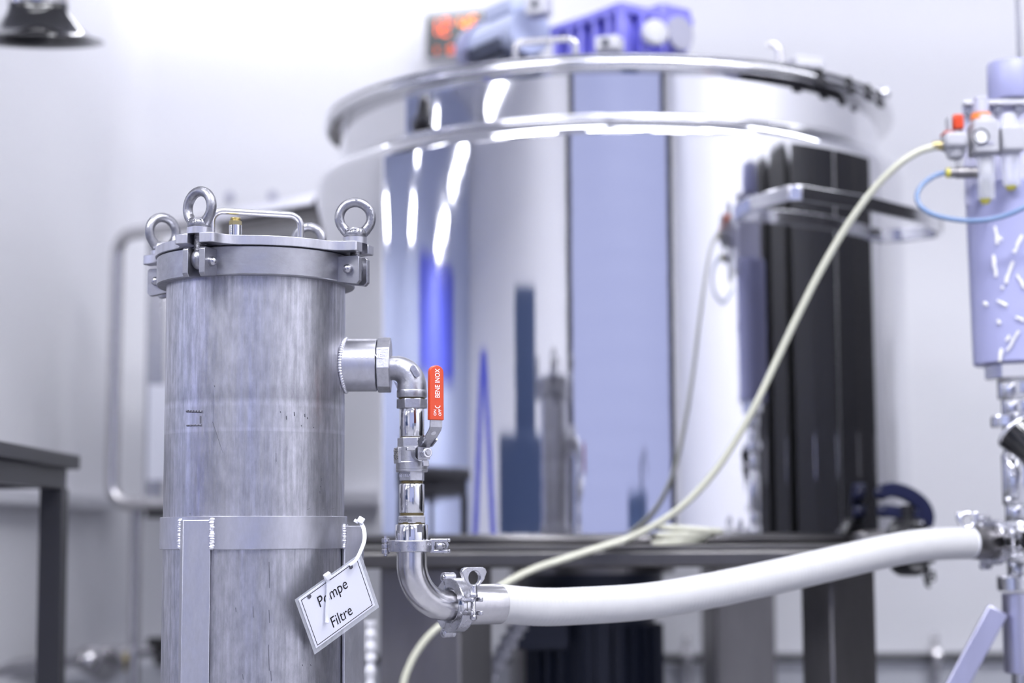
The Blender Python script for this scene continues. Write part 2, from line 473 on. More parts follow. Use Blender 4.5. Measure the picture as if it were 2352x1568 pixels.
ANG = [math.radians(a) for a in (-21.5, 68.5, 158.5, 248.5)]
def er(a): return Vector((math.sin(a), -math.cos(a), 0))
def et(a): return Vector((math.cos(a), math.sin(a), 0))
HC = Vector((HX, HY, 0))
# lid with four slotted lobes
out = []
def bez(p, n=8):
    r = []
    for i in range(n + 1):
        t = i / n; s = 1 - t
        r.append(tuple(s ** 3 * p[0][k] + 3 * s * s * t * p[1][k] + 3 * s * t * t * p[2][k] + t ** 3 * p[3][k] for k in (0, 1)))
    return r
half = bez([(math.sqrt(RLID ** 2 - 0.050 ** 2), -0.050), (0.1195, -0.036), (0.130, -0.0272), (0.146, -0.0262)])
half += [(0.1485, -0.0245), (0.1497, -0.0225), (0.1497, -0.0078), (0.134, -0.0078)]
slot = [(0.134 - 0.0078 * math.sin(t), -0.0078 * math.cos(t)) for t in [PI * i / 8 for i in range(1, 8)]]
full = half + slot + [(u, -v) for u, v in half[::-1]]
dl = math.asin(0.050 / RLID)
for k, a in enumerate(ANG):
    e, t_ = er(a), et(a)
    out += [tuple((e * u + t_ * v)[:2]) for u, v in full]
    a2 = ANG[(k + 1) % 4] + (2 * PI if k == 3 else 0)
    for i in range(1, 12):
        b = a + dl + (a2 - a - 2 * dl) * i / 12
        out.append(tuple((er(b) * RLID)[:2]))
lid = part('lid', MB().prism(out, zlb, zlt, AX), 'brushed', fh, bevel=0.0008, angle=28)
zm = zlb + (zlt - zlb) * 0.35
# lid handle
hy1, hy2 = HY - 0.045, HY - 0.006
zh = P(590, 489, (hy1 + hy2) / 2).z
a_, b_ = P(487, 480, hy1), P(691, 497, hy2)
a_.z = b_.z = zh
dv = (b_ - a_).normalized(); rr = 0.014
pts = [Vector((a_.x, a_.y, zlt - 0.002))] + arc(a_ + dv * rr - Z * rr, -dv, Z, rr, 0, PI / 2, 6) + arc(b_ - dv * rr - Z * rr, Z, dv, rr, 0, PI / 2, 6) + [Vector((b_.x, b_.y, zlt - 0.002))]
part('lid_handle', MB().tube(pts, 0.0042, 14), 'tube_steel', fh)
# vent plug on the lid
vp = P(541, 500, HY - 0.04)
zv = vp.z
vt = part('vent_plug', MB().cyl((vp.x, vp.y, zlt - 0.001), (vp.x, vp.y, zv - 0.0095), 0.0078, n=24), 'polished', fh)
bv = MB().ngon(6, 0.0078, zv - 0.0095, zv - 0.004, Matrix.Translation((vp.x, vp.y, 0)), 0.3)
bv.lathe([(0.006, zv - 0.004), (0.0066, zv - 0.003), (0.0055, zv - 0.0025), (0.0066, zv - 0.0018), (0.0064, zv), (0, zv)], 20, Matrix.Translation((vp.x, vp.y, 0)))
part('vent_cap', bv, 'brass', vt, label='brass vent cap')
# clamping lugs, swing bolts and eye nuts
RBOLT = 0.136
YAW = [-35, 6, -14, 41]          # how each eye is turned
for k, a in enumerate(ANG):
    e, t_ = er(a), et(a)
    for sgn in (-1, 1):
        v0 = sgn * 0.0112
        o = HC + t_ * v0
        lm = frame(o, x=e, y=Z, z=e.cross(Z))
        zt_, zb_ = zft - 0.004, zfb - 0.0045
        outl = [(0.116, zt_), (0.146, zt_), (0.1485, zt_ - 0.0025), (0.1485, zb_ + 0.004), (0.1445, zb_), (0.116, zb_ + 0.004)]
        lg = part('lug', MB().prism(outl, -0.0038, 0.0038, lm), 'satin', fh, bevel=0.0007)
        pz = (zt_ + zb_) / 2 + 0.001
        pc = o + e * 0.1345 + Z * pz
        pb = MB().cyl(pc + t_ * (sgn * 0.003), pc + t_ * (sgn * 0.0068), 0.0060, 0.0057, n=24)
        pb.ball(pc + t_ * (sgn * 0.0060), 0.0058, sc=(1, 1, 1))
        part('hinge_pin', pb, 'pin_steel', lg)
    pz = (zft + zfb) / 2
    bc = HC + e * RBOLT
    sb = MB()
    sb.ball(bc + Z * pz, 0.0098, 24, 12, sc=(1, 1, 1.25))
    zz = [pz + 0.008 + i * 0.0008 for i in range(int((zlt + 0.006 - pz - 0.008) / 0.0008))]
    sb.lathe([(0, zz[0])] + [(0.0058 + (0.0005 if i % 2 else 0), z) for i, z in enumerate(zz)] + [(0.0055, zlt + 0.017), (0, zlt + 0.0172)], 18, Matrix.Translation(bc))
    part('swing_bolt', sb, 'zinc', fh)
    part('washer', MB().lathe([(0.007, zlt), (0.0146, zlt), (0.0148, zlt + 0.0078), (0.007, zlt + 0.0078)], 32, Matrix.Translation(bc), rings=True), 'brushed', fh)
    zl2 = zlt + 0.0034
    yw = math.radians(YAW[k])
    tx = Vector((math.cos(yw), math.sin(yw), 0))
    em = frame(bc + Z * (zl2 + 0.0288), x=tx, y=Z)
    eb = MB()
    eb.torus(0.0193, 0.0060, em, 56, 18)
    eb.lathe([(0.006, zl2 + 0.0052), (0.0136, zl2 + 0.0052), (0.0142, zl2 + 0.006), (0.0138, zl2 + 0.0105), (0.0118, zl2 + 0.0155), (0.0095, zl2 + 0.0163), (0.006, zl2 + 0.0163)], 36, Matrix.Translation(bc), rings=True)
    for sg in (-1, 1):   # shoulders that blend ring and collar
        eb.tube([bc + tx * (sg * 0.0172) + Z * (zl2 + 0.0205), bc + tx * (sg * 0.0125) + Z * (zl2 + 0.0135), bc + tx * (sg * 0.0085) + Z * (zl2 + 0.0085)], [0.0056, 0.0064, 0.006], 14)
    en = part('eye_nut', eb, 'zinc', fh, angle=50)
    nrm = -tx.cross(Z) if tx.cross(Z).y > 0 else tx.cross(Z)
    def letter(s, ang, rad, sz, rot):
        u = tx * math.cos(ang) + Z * math.sin(ang)
        r_ = tx * math.cos(rot) + Z * math.sin(rot)
        return text_mb(s, sz, frame(bc + Z * (zl2 + 0.0288) + u * rad + nrm * 0.0056, x=r_, y=nrm.cross(r_)), 0.0007)
    if k in (1, 2):
        lt = MB()
        for j, chx in enumerate('WILEBO5'):
            an = math.radians(-50 + j * 14.5)
            l_ = letter(chx, an, 0.0198, 0.0062, an + PI / 2)
            lt.add(l_.v, l_.f)
        l_ = letter('C', math.radians(196), 0.0196, 0.0058, math.radians(196 + 90)); lt.add(l_.v, l_.f)
        l_ = letter('E', math.radians(180), 0.0196, 0.0058, math.radians(180 + 90)); lt.add(l_.v, l_.f)
        l_ = letter('T', math.radians(87), 0.0198, 0.005, 0); lt.add(l_.v, l_.f)
        part('raised_letters', lt, 'zinc', en)
    if k in (0, 1):
        # letters wrapped round the collar
        word = '28M12' if k == 0 else 'SCGP44'
        lt = MB()
        a0 = math.radians(-4 if k == 1 else -22)
        for j, chx in enumerate(word):
            q = a0 + (j - (len(word) - 1) / 2) * 0.33
            d_ = er(q)
            l_ = text_mb(chx, 0.0066, frame(bc + d_ * 0.0134 + Z * (zl2 + 0.0102), x=et(q), y=Z), 0.0008)
            lt.add(l_.v, l_.f)
        part('raised_letters', lt, 'zinc', en)
# three angle-iron legs with weld seams
for k, ad in enumerate((-29.5, 92, 212)):
    a = math.radians(ad); e, t_ = er(a), et(a)
    ztop = P(452, 1193.5, HY - 0.112).z if k != 1 else P(815, 1207, HY - 0.02).z
    L, tk, rc = 0.0325, 0.0045, 0.1345
    s = math.sqrt(0.5)
    d1, d2 = (-e * s + t_ * s), (-e * s - t_ * s)
    c = HC + e * rc
    o = [Vector((0, 0, 0)), d1 * L, d1 * L + d2 * tk, d1 * tk + d2 * tk, d2 * L + d1 * tk, d2 * L]
    o = [tuple((c + q)[:2]) for q in o]
    lg = part('leg', MB().prism(o, 0.008, ztop), 'brushed', fh, bevel=0.001, angle=30)
    part('foot_plate', MB().prism([tuple((c - e * 0.012 + e * u + t_ * v)[:2]) for u, v in ((0.03, -0.03), (0.03, 0.03), (-0.03, 0.03), (-0.03, -0.03))], 0.0, 0.008), 'brushed', lg)
    for dd in (d1, d2):
        wm = MB()
        ep = c + dd * (L + 0.0005)
        n_ = 26
        top_, bot_ = ztop + 0.001, zb0 + 0.001
        for i in range(n_):
            q = ep - e * 0.001 + Z * (bot_ + (top_ - bot_) * (i + 0.5) / n_) + Vector((random.uniform(-.0005, .0005), random.uniform(-.0005, .0005), 0))
            wm.ball(q, 0.0036 + random.uniform(-.0004, .0006), 10, 6, sc=(1, 1, 0.6))
        part('weld_seam', wm, 'weld', lg, angle=60, label='bright weld seam')
# outlet socket, weld, octagonal bushing
OX = HX
oz = P(840, 838.5, HY).z
x0_, x1_ = HX + 0.104, P(866, 838, HY).x
ox = lambda x: Vector((x, HY, oz))
SM = lambda x: frame((x, HY, oz), x=Y_, y=Z, z=X)
so = part('outlet_socket', MB().lathe([(0.02, x0_ - HX), (0.0325, x0_ - HX), (0.0325, x1_ - HX - 0.001), (0.0315, x1_ - HX), (0.02, x1_ - HX)], 64, SM(HX), rings=True), 'brushed', fh)
wm = MB()
for i in range(60):
    q = 2 * PI * i / 60
    yy, zz_ = 0.0328 * math.cos(q), 0.0328 * math.sin(q)
    if abs(yy) < RB:
        wm.ball((HX + math.sqrt(RB ** 2 - yy ** 2) + 0.002, HY + yy, oz + zz_), 0.0024, 8, 6, sc=(1.1, 1, 1))
part('weld_seam', wm, 'weld', so, angle=60)
x2_ = P(898, 838, HY).x
bush = MB().ngon(8, 0.0344, 0.0, x2_ - x1_ - 0.001, frame((x1_ + 0.001, HY, oz), x=Y_, y=Z, z=X), rot=math.radians(11.5))
part('bushing', bush, 'cast', fh, bevel=0.0012, angle=25)
tx_ = text_mb('TO 5U  NE', 0.0085, frame((HX + 0.138, HY - 0.0318, oz + 0.0085), x=X, y=(Z * 0.96 + Y_ * 0.28)), 0.0002)
part('engraved_mark', tx_, 'weld', so)
# ink ticks and scratches that can be picked out on the vessel
def on_vessel(px, py, r=RB + 0.0003):
    d = F + RT * ((px - 1176) / FPX) + UP * ((784 - py) / FPX)
    ox_, oy_ = EY.x - HX, EY.y - HY
    A = d.x ** 2 + d.y ** 2; B = ox_ * d.x + oy_ * d.y; C = ox_ ** 2 + oy_ ** 2 - r * r
    t = (-B - math.sqrt(max(B * B - A * C, 0))) / A
    return EY + d * t
ink = MB()
def mark(x0, y0, x1, y1, wd=0.0009):
    n_ = 3
    ps = [on_vessel(x0 + (x1 - x0) * i / n_, y0 + (y1 - y0) * i / n_) for i in range(n_ + 1)]
    ink.tube(ps, wd / 2, 5)
for i in range(6): mark(429 + i * 6.2, 944 + i * .2, 433 + i * 6.2, 944 + i * .2, 0.0034)
for i in range(5): mark(429 + i * 7.2, 977 - i * .2, 434 + i * 7.2, 977 - i * .2, 0.0022)
mark(460, 955, 460, 972, 0.0022); mark(488, 968, 500, 1005, 0.0006); mark(500, 1005, 512, 1040, 0.0004)
for (x, y, l) in ((676, 946, 9), (658, 955, 8), (644, 944, 4), (700, 950, 7), (706, 958, 4), (738, 1097, 7), (735, 1127, 6), (736, 1116, 2), (492, 885, 3), (634, 1040, 20), (692, 976, 3), (720, 980, 3), (436, 1178, 3)):
    mark(x, y, x + 0.6, y + l, 0.0011 if l < 12 else 0.0006)
for (x, y, l) in ((581, 1392, 26), (618, 1290, 60), (617, 1480, 60), (541, 1395, 10), (618, 1400, 30), (557, 1548, 12), (622, 1540, 24), (694, 1525, 4), (713, 1525, 4)):
    mark(x, y, x + 1.5, y + l, 0.0008)
for (x, y) in ((706, 1170), (742, 1171), (762, 1169)): mark(x, y, x + 6, y - 3, 0.0006)
part('ink_mark', ink, 'grey_ink', fh, kind='stuff')

# ================================================================== pipe stack beside the housing
PXV = 946.0
PVX = P(PXV, 1050, HY).x
zs = lambda py: P(PXV, py, HY).z
TV = Matrix.Translation((PVX, HY, 0))
# elbow
el = thing('pipe_elbow', 'cast grey threaded pipe elbow turning down from the filter outlet', 'elbow', (PVX, HY, zs(913)))
ez = P(915, 845, HY).z
er_ = 0.022
xs_ = x2_ - 0.006
pa = [Vector((xs_, HY, ez)), Vector((xs_ + 0.012, HY, ez))]
arc_c = Vector((PVX - er_, HY, ez - er_))
pa += arc(arc_c, Z, X, er_, 0, PI / 2, 14) + [Vector((PVX, HY, zs(897)))]
ra = [0.0148, 0.0149] + [0.0152 + (0.0180 - 0.0152) * i / 14 for i in range(15)] + [0.0182]
part('elbow_body', MB().tube(pa, ra, 32), 'cast', el, angle=60)
part('collar', MB().lathe([(0.012, zs(897)), (0.0184, zs(896)), (0.0188, zs(898)), (0.0188, zs(911)), (0.018, zs(913)), (0.012, zs(913))], 48, TV, rings=True), 'cast', el)
gp = [(x2_, ez - 0.013), (x2_ + 0.003, ez - 0.0155), (PVX - 0.0165, zs(900)), (PVX - 0.012, zs(890))]
part('gusset', MB().prism(gp, -0.0012, 0.0012, frame((0, HY, 0), x=X, y=Z)), 'cast', el)
oc = P(953, 852, HY - 0.0178)
lx = (X * 0.52 - Z * 0.85).normalized()
bd = part('badge', MB().prism(roundrect(0.0165, 0.0078, 0.0038), 0.0, 0.0016, frame(oc + Y_ * 0.001, x=lx, y=-lx.cross(Y_) if (-lx.cross(Y_)).z > 0 else lx.cross(Y_))), 'cast', el, bevel=0.0005)
yv = lx.cross(-Y_) * -1
part('raised_letters', text_mb('1 150', 0.0058, frame(oc - Y_ * 0.0009, x=lx, y=(-Y_).cross(lx)), 0.0005), 'cast', bd)
part('seal_ring', MB().lathe([(0.010, zs(919)), (0.0165, zs(919)), (0.0165, zs(912)), (0.010, zs(912))], 32, TV, rings=True), 'gasket', el)

def nipple(ytop, ybot, label, hexes, group):
    t = thing('pipe_nipple', label, 'pipe', (PVX, HY, zs(ybot)), group)
    part('barrel', MB().lathe([(0.011, zs(ybot)), (0.0146, zs(ybot)), (0.0153, zs(ybot - 2)), (0.0153, zs(ytop + 2)), (0.0146, zs(ytop)), (0.011, zs(ytop))], 56, TV, rings=True), 'polished', t)
    for (ya, yb, R, rot, txt) in hexes:
        h = part('hex_collar', MB().ngon(6, R, zs(yb), zs(ya), TV, rot), 'cast', t, bevel=0.0008, angle=25)
        if txt:
            fa = rot - PI / 2 + 0   # text on the front face
        part('thread', MB().lathe([(0.01, zs(yb + 4)), (0.0142, zs(yb + 4)), (0.0142, zs(ya - 3)), (0.01, zs(ya - 3))], 32, TV, rings=True), 'gasket', t)
    return t
np1 = nipple(938, 1004, 'polished short pipe between the elbow and the red-handled valve', [(916, 938, 0.0190, math.radians(-62 + 8), None)], 'short polished pipes')
np2 = nipple(1111, 1178, 'polished short pipe under the red-handled valve', [], 'short polished pipes')

# ball valve
VA = math.radians(30)
e = er(VA); t_ = et(VA)
bvz = zs(1042)
va = thing('ball_valve', 'small steel ball valve with red lever handle on the vertical pipe', 'valve', (PVX, HY, zs(1108)))
part('hex_end', MB().ngon(6, 0.0180, zs(1028), zs(1005), TV, math.radians(-60 - 4)), 'cast', va, bevel=0.0008, angle=25)
part('valve_body', MB().lathe([(0.012, zs(1084)), (0.0188, zs(1084)), (0.0194, zs(1082)), (0.0194, zs(1079)), (0.0190, zs(1078)), (0.0196, zs(1077)), (0.0196, zs(1062)), (0.0190, zs(1060)), (0.0188, zs(1027)), (0.0178, zs(1025)), (0.012, zs(1025))], 64, TV, rings=True), 'cast', va, angle=25)
bo = part('hex_end', MB().ngon(6, 0.0166, zs(1104), zs(1082), TV, math.radians(-90 + 30 - 34)), 'cast', va, bevel=0.0008, angle=25)
qa = math.radians(-34)
part('stamp', text_mb('10 151A', 0.0052, frame(HC * 0 + Vector((PVX, HY, zs(1093))) + er(qa) * 0.0146, x=et(qa), y=Z), 0.0003), 'weld', bo)
qa = math.radians(-68)
pl = part('name_plate', MB().box((0, 0, 0), (0.018, 0.0195, 0.004), frame(Vector((PVX, HY, zs(1046))) + er(qa) * 0.0185, x=et(qa), y=Z)), 'cast', va, bevel=0.0007)
part('raised_letters', text_mb('1000\nWOG\nCF8M', 0.0056, frame(Vector((PVX, HY, zs(1044))) + er(qa) * 0.0208, x=-Z, y=et(qa)), 0.0004), 'thread', pl)
part('seal_ring', MB().lathe([(0.010, zs(1110)), (0.0138, zs(1110)), (0.0138, zs(1103)), (0.010, zs(1103))], 32, TV, rings=True), 'gasket', va)
part('seal_ring', MB().lathe([(0.010, zs(1006)), (0.0150, zs(1006)), (0.0150, zs(1003)), (0.010, zs(1003))], 32, TV, rings=True), 'gasket', va)
vc = Vector((PVX, HY, bvz))
SMx = frame(vc, x=t_, y=Z, z=e)
stm = part('stem', MB().lathe([(0.0095, 0.012), (0.0098, 0.024), (0.0098, 0.026), (0.006, 0.0262), (0.006, 0.034), (0.0035, 0.0345), (0.0035, 0.0445), (0.003, 0.0452), (0, 0.0452)], 32, SMx), 'cast', va)
part('stem_washer', MB().lathe([(0.004, 0.027), (0.0105, 0.027), (0.0105, 0.0282), (0.004, 0.0282)], 32, SMx, rings=True), 'pin_steel', stm)
part('stem_nut', MB().lathe([(0.0036, 0.0345), (0.0066, 0.0345), (0.0068, 0.0355), (0.0068, 0.0415), (0.0062, 0.0425), (0.0036, 0.0425)], 6, SMx, rings=True).lathe([(0.0036, 0.0415), (0.0064, 0.0415), (0.006, 0.0432), (0.0036, 0.0432)], 24, SMx, rings=True), 'polished', stm, bevel=0.0005, angle=25)
part('stop_tab', MB().box((-0.0165, 0.0045, 0.029), (0.012, 0.004, 0.003), SMx).box((0.004, -0.0125, 0.029), (0.008, 0.007, 0.003), SMx), 'pin_steel', va, bevel=0.0005)
# lever: profile in (s outward, z), swept
zl = lambda py: P(990, py, HY - 0.055).z
prof = [(0.0320, bvz - 0.008), (0.0320, bvz + 0.007), (0.0375, bvz + 0.011), (0.0500, zl(1003)), (0.0610, zl(987)), (0.0635, zl(980)), (0.0640, zl(960)), (0.0640, zl(850))]
pts = [vc * 0 + Vector((PVX, HY, z)) + e * s_ for s_, z in prof]
lv = part('lever', MB().strip(pts, 0.0022, 0.0165, up=e), 'cast', va, bevel=0.0004, angle=30)
part('lever_flange', MB().box((0, 0, 0), (0.0022, 0.016, 0.008), frame((pts[2] + pts[3]) / 2 - t_ * 0.008 + e * -0.002, x=t_, y=(pts[3] - pts[2]).normalized())).box((0, 0, 0), (0.0022, 0.016, 0.008), frame((pts[2] + pts[3]) / 2 + t_ * 0.008 + e * -0.002, x=t_, y=(pts[3] - pts[2]).normalized())), 'pin_steel', lv)
hc = pts[3] * 0.35 + pts[4] * 0.65
part('lever_hole_light', MB().cyl(hc, hc + (pts[4] - pts[3]).cross(t_).normalized() * (0.0014 if (pts[4] - pts[3]).cross(t_).dot(e) > 0 else -0.0014), 0.0032, n=20), 'white_ink', lv, label='white disc painted as light seen through a round hole')  # white disc stands for the light behind the lever hole
zg0, zg1 = zl(965), zl(839)
gm = frame(Vector((PVX, HY, (zg0 + zg1) / 2)) + e * 0.0640 + t_ * -0.0004, x=t_, y=Z)
hw, hh = 0.0098, (zg1 - zg0) / 2
go = [(-hw, -hh), (hw, -hh), (hw - 0.0004, hh - 0.008)] + [(hw * math.cos(q) * 0.95, hh - 0.008 + 0.008 * math.sin(q)) for q in [i * PI / 10 for i in range(1, 10)]] + [(-hw + 0.0004, hh - 0.008)]
gr = part('grip', MB().prism(go, -0.003, 0.003, gm), 'red', lv, bevel=0.0012, seg=3, label='red vinyl grip')
tm = lambda cx, cy: gm @ Matrix.Translation((cx, cy, 0.00315)) @ Matrix.Rotation(PI / 2, 4, 'Z')
gt = MB()
for s_, sz, cx, cy, sx_ in (('BENE INOX', 0.0092, 0.0010, 0.0112, 0.74), ('ON', 0.0052, -0.0024, -0.0240, 0.9), ('OFF', 0.0052, 0.0042, -0.0238, 0.9)):
    l_ = text_mb(s_, sz, tm(cx, cy), 0.0002, sx=sx_); gt.add(l_.v, l_.f)
ap = arc(gm @ Vector((0.0008, -0.0150, 0.0033)), gm.to_3x3() @ Vector((1, 0, 0)), gm.to_3x3() @ Vector((0, 1, 0)), 0.0035, PI + 0.2, 2 * PI - 0.2, 8)
gt.tube(ap, 0.0005, 6)
part('lettering', gt, 'white_ink', gr)

# adapter from hex to clamp ferrule
ad = thing('ferrule_adapter', 'shiny hex adapter between the lower short pipe and the pipe clamp', 'adapter', (PVX, HY, zs(1240)))
hx_ = part('hex_nut', MB().ngon(6, 0.0186, zs(1201), zs(1184), TV, math.radians(-90 + 30 - 26)), 'cast', ad, bevel=0.0008, angle=25)
qa = math.radians(-26)
part('stamp', text_mb('MA\n1"X3/4" 316', 0.0036, frame(Vector((PVX, HY, zs(1191))) + er(qa) * 0.01635, x=et(qa), y=Z), 0.0002), 'grey_ink', hx_)
part('thread', MB().lathe([(0.01, zs(1205)), (0.0165, zs(1205)), (0.0165, zs(1199)), (0.01, zs(1199))], 32, TV, rings=True).lathe([(0.01, zs(1186)), (0.0148, zs(1186)), (0.0148, zs(1177)), (0.01, zs(1177))], 32, TV, rings=True), 'gasket', ad)
part('ferrule', MB().lathe([(0.012, zs(1252)), (0.0245, zs(1252)), (0.0245, zs(1247)), (0.0202, zs(1241)), (0.0200, zs(1206)), (0.0192, zs(1204)), (0.012, zs(1204))], 56, TV, rings=True), 'polished', ad)
qa = math.radians(32)
part('maker_mark', MB().box((0, 0, 0), (0.007, 0.009, 0.001), frame(Vector((PVX, HY, zs(1213))) + er(qa) * 0.0200, x=et(qa), y=Z)), 'grey_ink', ad)
part('ink_mark', MB().box((0, 0, 0), (0.0011, 0.014, 0.0006), frame(Vector((PVX, HY, zs(1219))) + er(-0.05) * 0.0201, x=et(-0.05), y=Z)), 'black_ink', ad)

# pipe bend
BETA = math.radians(35)
db = Vector((math.cos(BETA), math.sin(BETA), 0))
zend = P(1045, 1389, HY + 0.045).z
rbend = 0.052
reach = (P(1045, 1389, HY + 0.045).x - PVX) / math.cos(BETA)
ct = Vector((PVX, HY, zend + rbend)) + db * rbend
pb = [Vector((PVX, HY, zs(1262)))] + arc(ct, -db, -Z, rbend, 0, PI / 2, 20) + [Vector((PVX, HY, zend)) + db * reach]
be = thing('pipe_bend', 'bare steel quarter bend leading from the upright pipe to the white hose', 'bend', (PVX, HY, zend))
part('bend_tube', MB().tube(pb, 0.0186, 40), 'tube_steel', be, angle=60)
part('ferrule', MB().lathe([(0.015, zs(1266)), (0.020, zs(1264)), (0.0245, zs(1259)), (0.0245, zs(1254)), (0.015, zs(1254))], 48, TV, rings=True), 'polished', be)
BE = Vector((PVX, HY, zend)) + db * reach
fm = frame(BE, z=db)
part('ferrule', MB().lathe([(0.015, -0.008), (0.020, -0.006), (0.0245, -0.002), (0.0245, 0.002), (0.015, 0.002)], 48, fm, rings=True), 'polished', be)

# pipe clamps.  local frame: z along the pipe, x towards the screw, y across
def ringseg(mb, a0, a1, r0, r1, h0, h1, n=20):
    """segment of a clamp: grooved band between angles a0..a1"""
    o = [(r1 * math.cos(a0 + (a1 - a0) * i / n), r1 * math.sin(a0 + (a1 - a0) * i / n)) for i in range(n + 1)]
    o += [(r0 * math.cos(a1 + (a0 - a1) * i / n), r0 * math.sin(a1 + (a0 - a1) * i / n)) for i in range(n + 1)]
    mb.prism(o, h0, h1)
def pipe_clamp(m, label, wing=True, double=False, sc=1.0, group='pipe clamps'):
    t = thing('pipe_clamp', label, 'clamp', m=m @ Matrix.Scale(sc, 4), group=group)
    ORG[t.name] = None
    hgt = 0.0072 if not double else 0.0085
    RO = 0.0335 if double else 0.0290
    dx_ = 0.0042 if double else 0.0
    def sub(mb): return mb
    if double:
        spans = [(0.30, 1.95), (-1.95, -0.30), (2.0, 2 * PI - 2.0)]
    else:
        spans = [(0.30, PI - 0.12), (-PI + 0.12, -0.30)]
    for i, (a0, a1) in enumerate(spans):
        b = MB(); ringseg(b, a0, a1, 0.0215, RO, -hgt, hgt, 18)
        h = part('half_shell' if i < 2 else 'middle_link', b, 'clamp_steel', t, bevel=0.0012, angle=30)
        if i < 2:
            s_ = 1 if i == 0 else -1
            # ear that carries the screw: two prongs
            q = 0.30 * s_
            eb = MB()
            for zz_ in (-1, 1):
                eb.box((0.0365 + dx_, s_ * 0.0082, zz_ * 0.0066), (0.020, 0.0055, 0.0046))
            eb.box((0.0275 + dx_, s_ * 0.0082, 0), (0.006, 0.0055, 0.0178))
            part('ear', eb, 'clamp_steel', h, bevel=0.0014, seg=3)
    hp = [1.97, -1.97] if double else [PI]
    for q in hp:
        c = Vector(((RO + 0.0035) * math.cos(q), (RO + 0.0035) * math.sin(q), 0))
        kb = MB()
        if double:
            kb.lathe([(0, -hgt), (0.0052, -hgt), (0.0060, -hgt + 0.001), (0.0060, hgt - 0.001), (0.0052, hgt), (0, hgt)], 22, Matrix.Translation(c))
            kb.ball(c + Vector((0, 0, -hgt)), 0.0036, 16, 8, sc=(1, 1, 0.55)).ball(c + Vector((0, 0, hgt)), 0.0036, 16, 8, sc=(1, 1, 0.55))
        else:
            for j in (-1, 0, 1):
                kb.lathe([(0, j * 0.0066 - 0.0030), (0.0042, j * 0.0066 - 0.0030), (0.0050, j * 0.0066 - 0.002), (0.0050, j * 0.0066 + 0.002), (0.0042, j * 0.0066 + 0.0030), (0, j * 0.0066 + 0.0030)], 18, Matrix.Translation(c))
            kb.cyl(c + Vector((0, 0, -0.0122)), c + Vector((0, 0, 0.0122)), 0.0022, n=14)
        part('hinge', kb, 'clamp_steel', t, angle=30)
    # screw across the ears (along local y)
    sbm = MB()
    zz = [-0.016 + i * 0.0007 for i in range(46)]
    sbm.lathe([(0, zz[0])] + [(0.0029 + (0.0005 if i % 2 else 0), z) for i, z in enumerate(zz)] + [(0, zz[-1] + 0.001)], 16, frame((0.0372 + dx_, 0, 0), x=Z, y=X, z=Y_))
    sbm.ball((0.0372 + dx_, -0.0135, 0), 0.0046, 16, 8)
    part('screw', sbm, 'clamp_steel', t)
    wb_ = MB()
    fr = frame((0.0372 + dx_, 0, 0), x=Z, y=Y_, z=Z.cross(Y_)) if False else frame((0.0372 + dx_, 0, 0), x=Z, y=Y_)
    wb_.lathe([(0.0031, 0.0112), (0.0058, 0.0112), (0.0058, 0.0145), (0.0052, 0.0155), (0.0048, 0.026), (0.0031, 0.026)], 24, frame((0.0372 + dx_, 0, 0), x=Z, y=X, z=Y_), rings=True)
    if wing:
        n_ = 26
        inner = [(0.0088 * math.cos(2 * PI * i / n_ + PI / 2), 0.0345 + 0.0088 * math.sin(2 * PI * i / n_ + PI / 2)) for i in range(n_)]
        outer = []
        for i in range(n_):
            q = 2 * PI * i / n_ + PI / 2
            c, s_ = math.cos(q), math.sin(q)
            if s_ > 0.25: rad = min(0.0185 / max(abs(c), 1e-3), 0.0128 / max(s_, 1e-3) * (1 + 0.10 * 0)) ; rad = min(rad, 0.0195)
            else: rad = 0.0118 + max(0, (s_ + 0.6)) * 0.006 if s_ > -0.6 else 0.0118
            outer.append((rad * c, 0.0345 + rad * s_))
        tkh = 0.0033
        vs = [(x, y, -tkh) for x, y in outer] + [(x, y, -tkh) for x, y in inner] + [(x, y, tkh) for x, y in outer] + [(x, y, tkh) for x, y in inner]
        fs = []
        for i in range(n_):
            j = (i + 1) % n_
            fs += [(i, j, n_ + j, n_ + i), (2 * n_ + i, 3 * n_ + i, 3 * n_ + j, 2 * n_ + j), (i, 2 * n_ + i, 2 * n_ + j, j), (n_ + i, n_ + j, 3 * n_ + j, 3 * n_ + i)]
        wb_.add(vs, fs, fr)
    part('wing_nut' if wing else 'nut', wb_, 'clamp_steel', t, bevel=0.0007, angle=30)
    return t
# upper clamp: screw to the right, lying flat, nut turned away
cm = frame((PVX, HY, zs(1253.5)), x=X, y=Y_, z=Z) @ Matrix.Rotation(math.radians(-8), 4, 'Z')
pipe_clamp(cm, 'small hinged pipe clamp lying flat just above the steel bend', wing=False)
nb = (X * math.sin(BETA) - Y_ * math.cos(BETA))          # towards the viewer, square to the hose
cm2 = frame(BE, x=nb, y=Z, z=nb.cross(Z))
pipe_clamp(cm2, 'hinged pipe clamp with upright wing nut where the steel bend meets the white hose', wing=True, double=True)

# white ribbed hose
ho = thing('white_hose', 'thick white ribbed hose sagging from the steel bend to the filling machine', 'hose', BE)
HP = [(1150, 1392), (1235, 1393), (1320, 1391.5), (1480, 1381), (1620, 1358), (1764, 1328), (1900, 1297), (2030, 1267), (2127, 1251), (2232, 1246)]
c0 = BE + db * 0.068
Y0, Y1 = c0.y, 2.80
hp = [BE + db * 0.055, c0] + [P(x, y, Y0 + (Y1 - Y0) * (x - 1150) / (2232 - 1150)) for x, y in HP[1:]]
hs = spline(hp, 40)
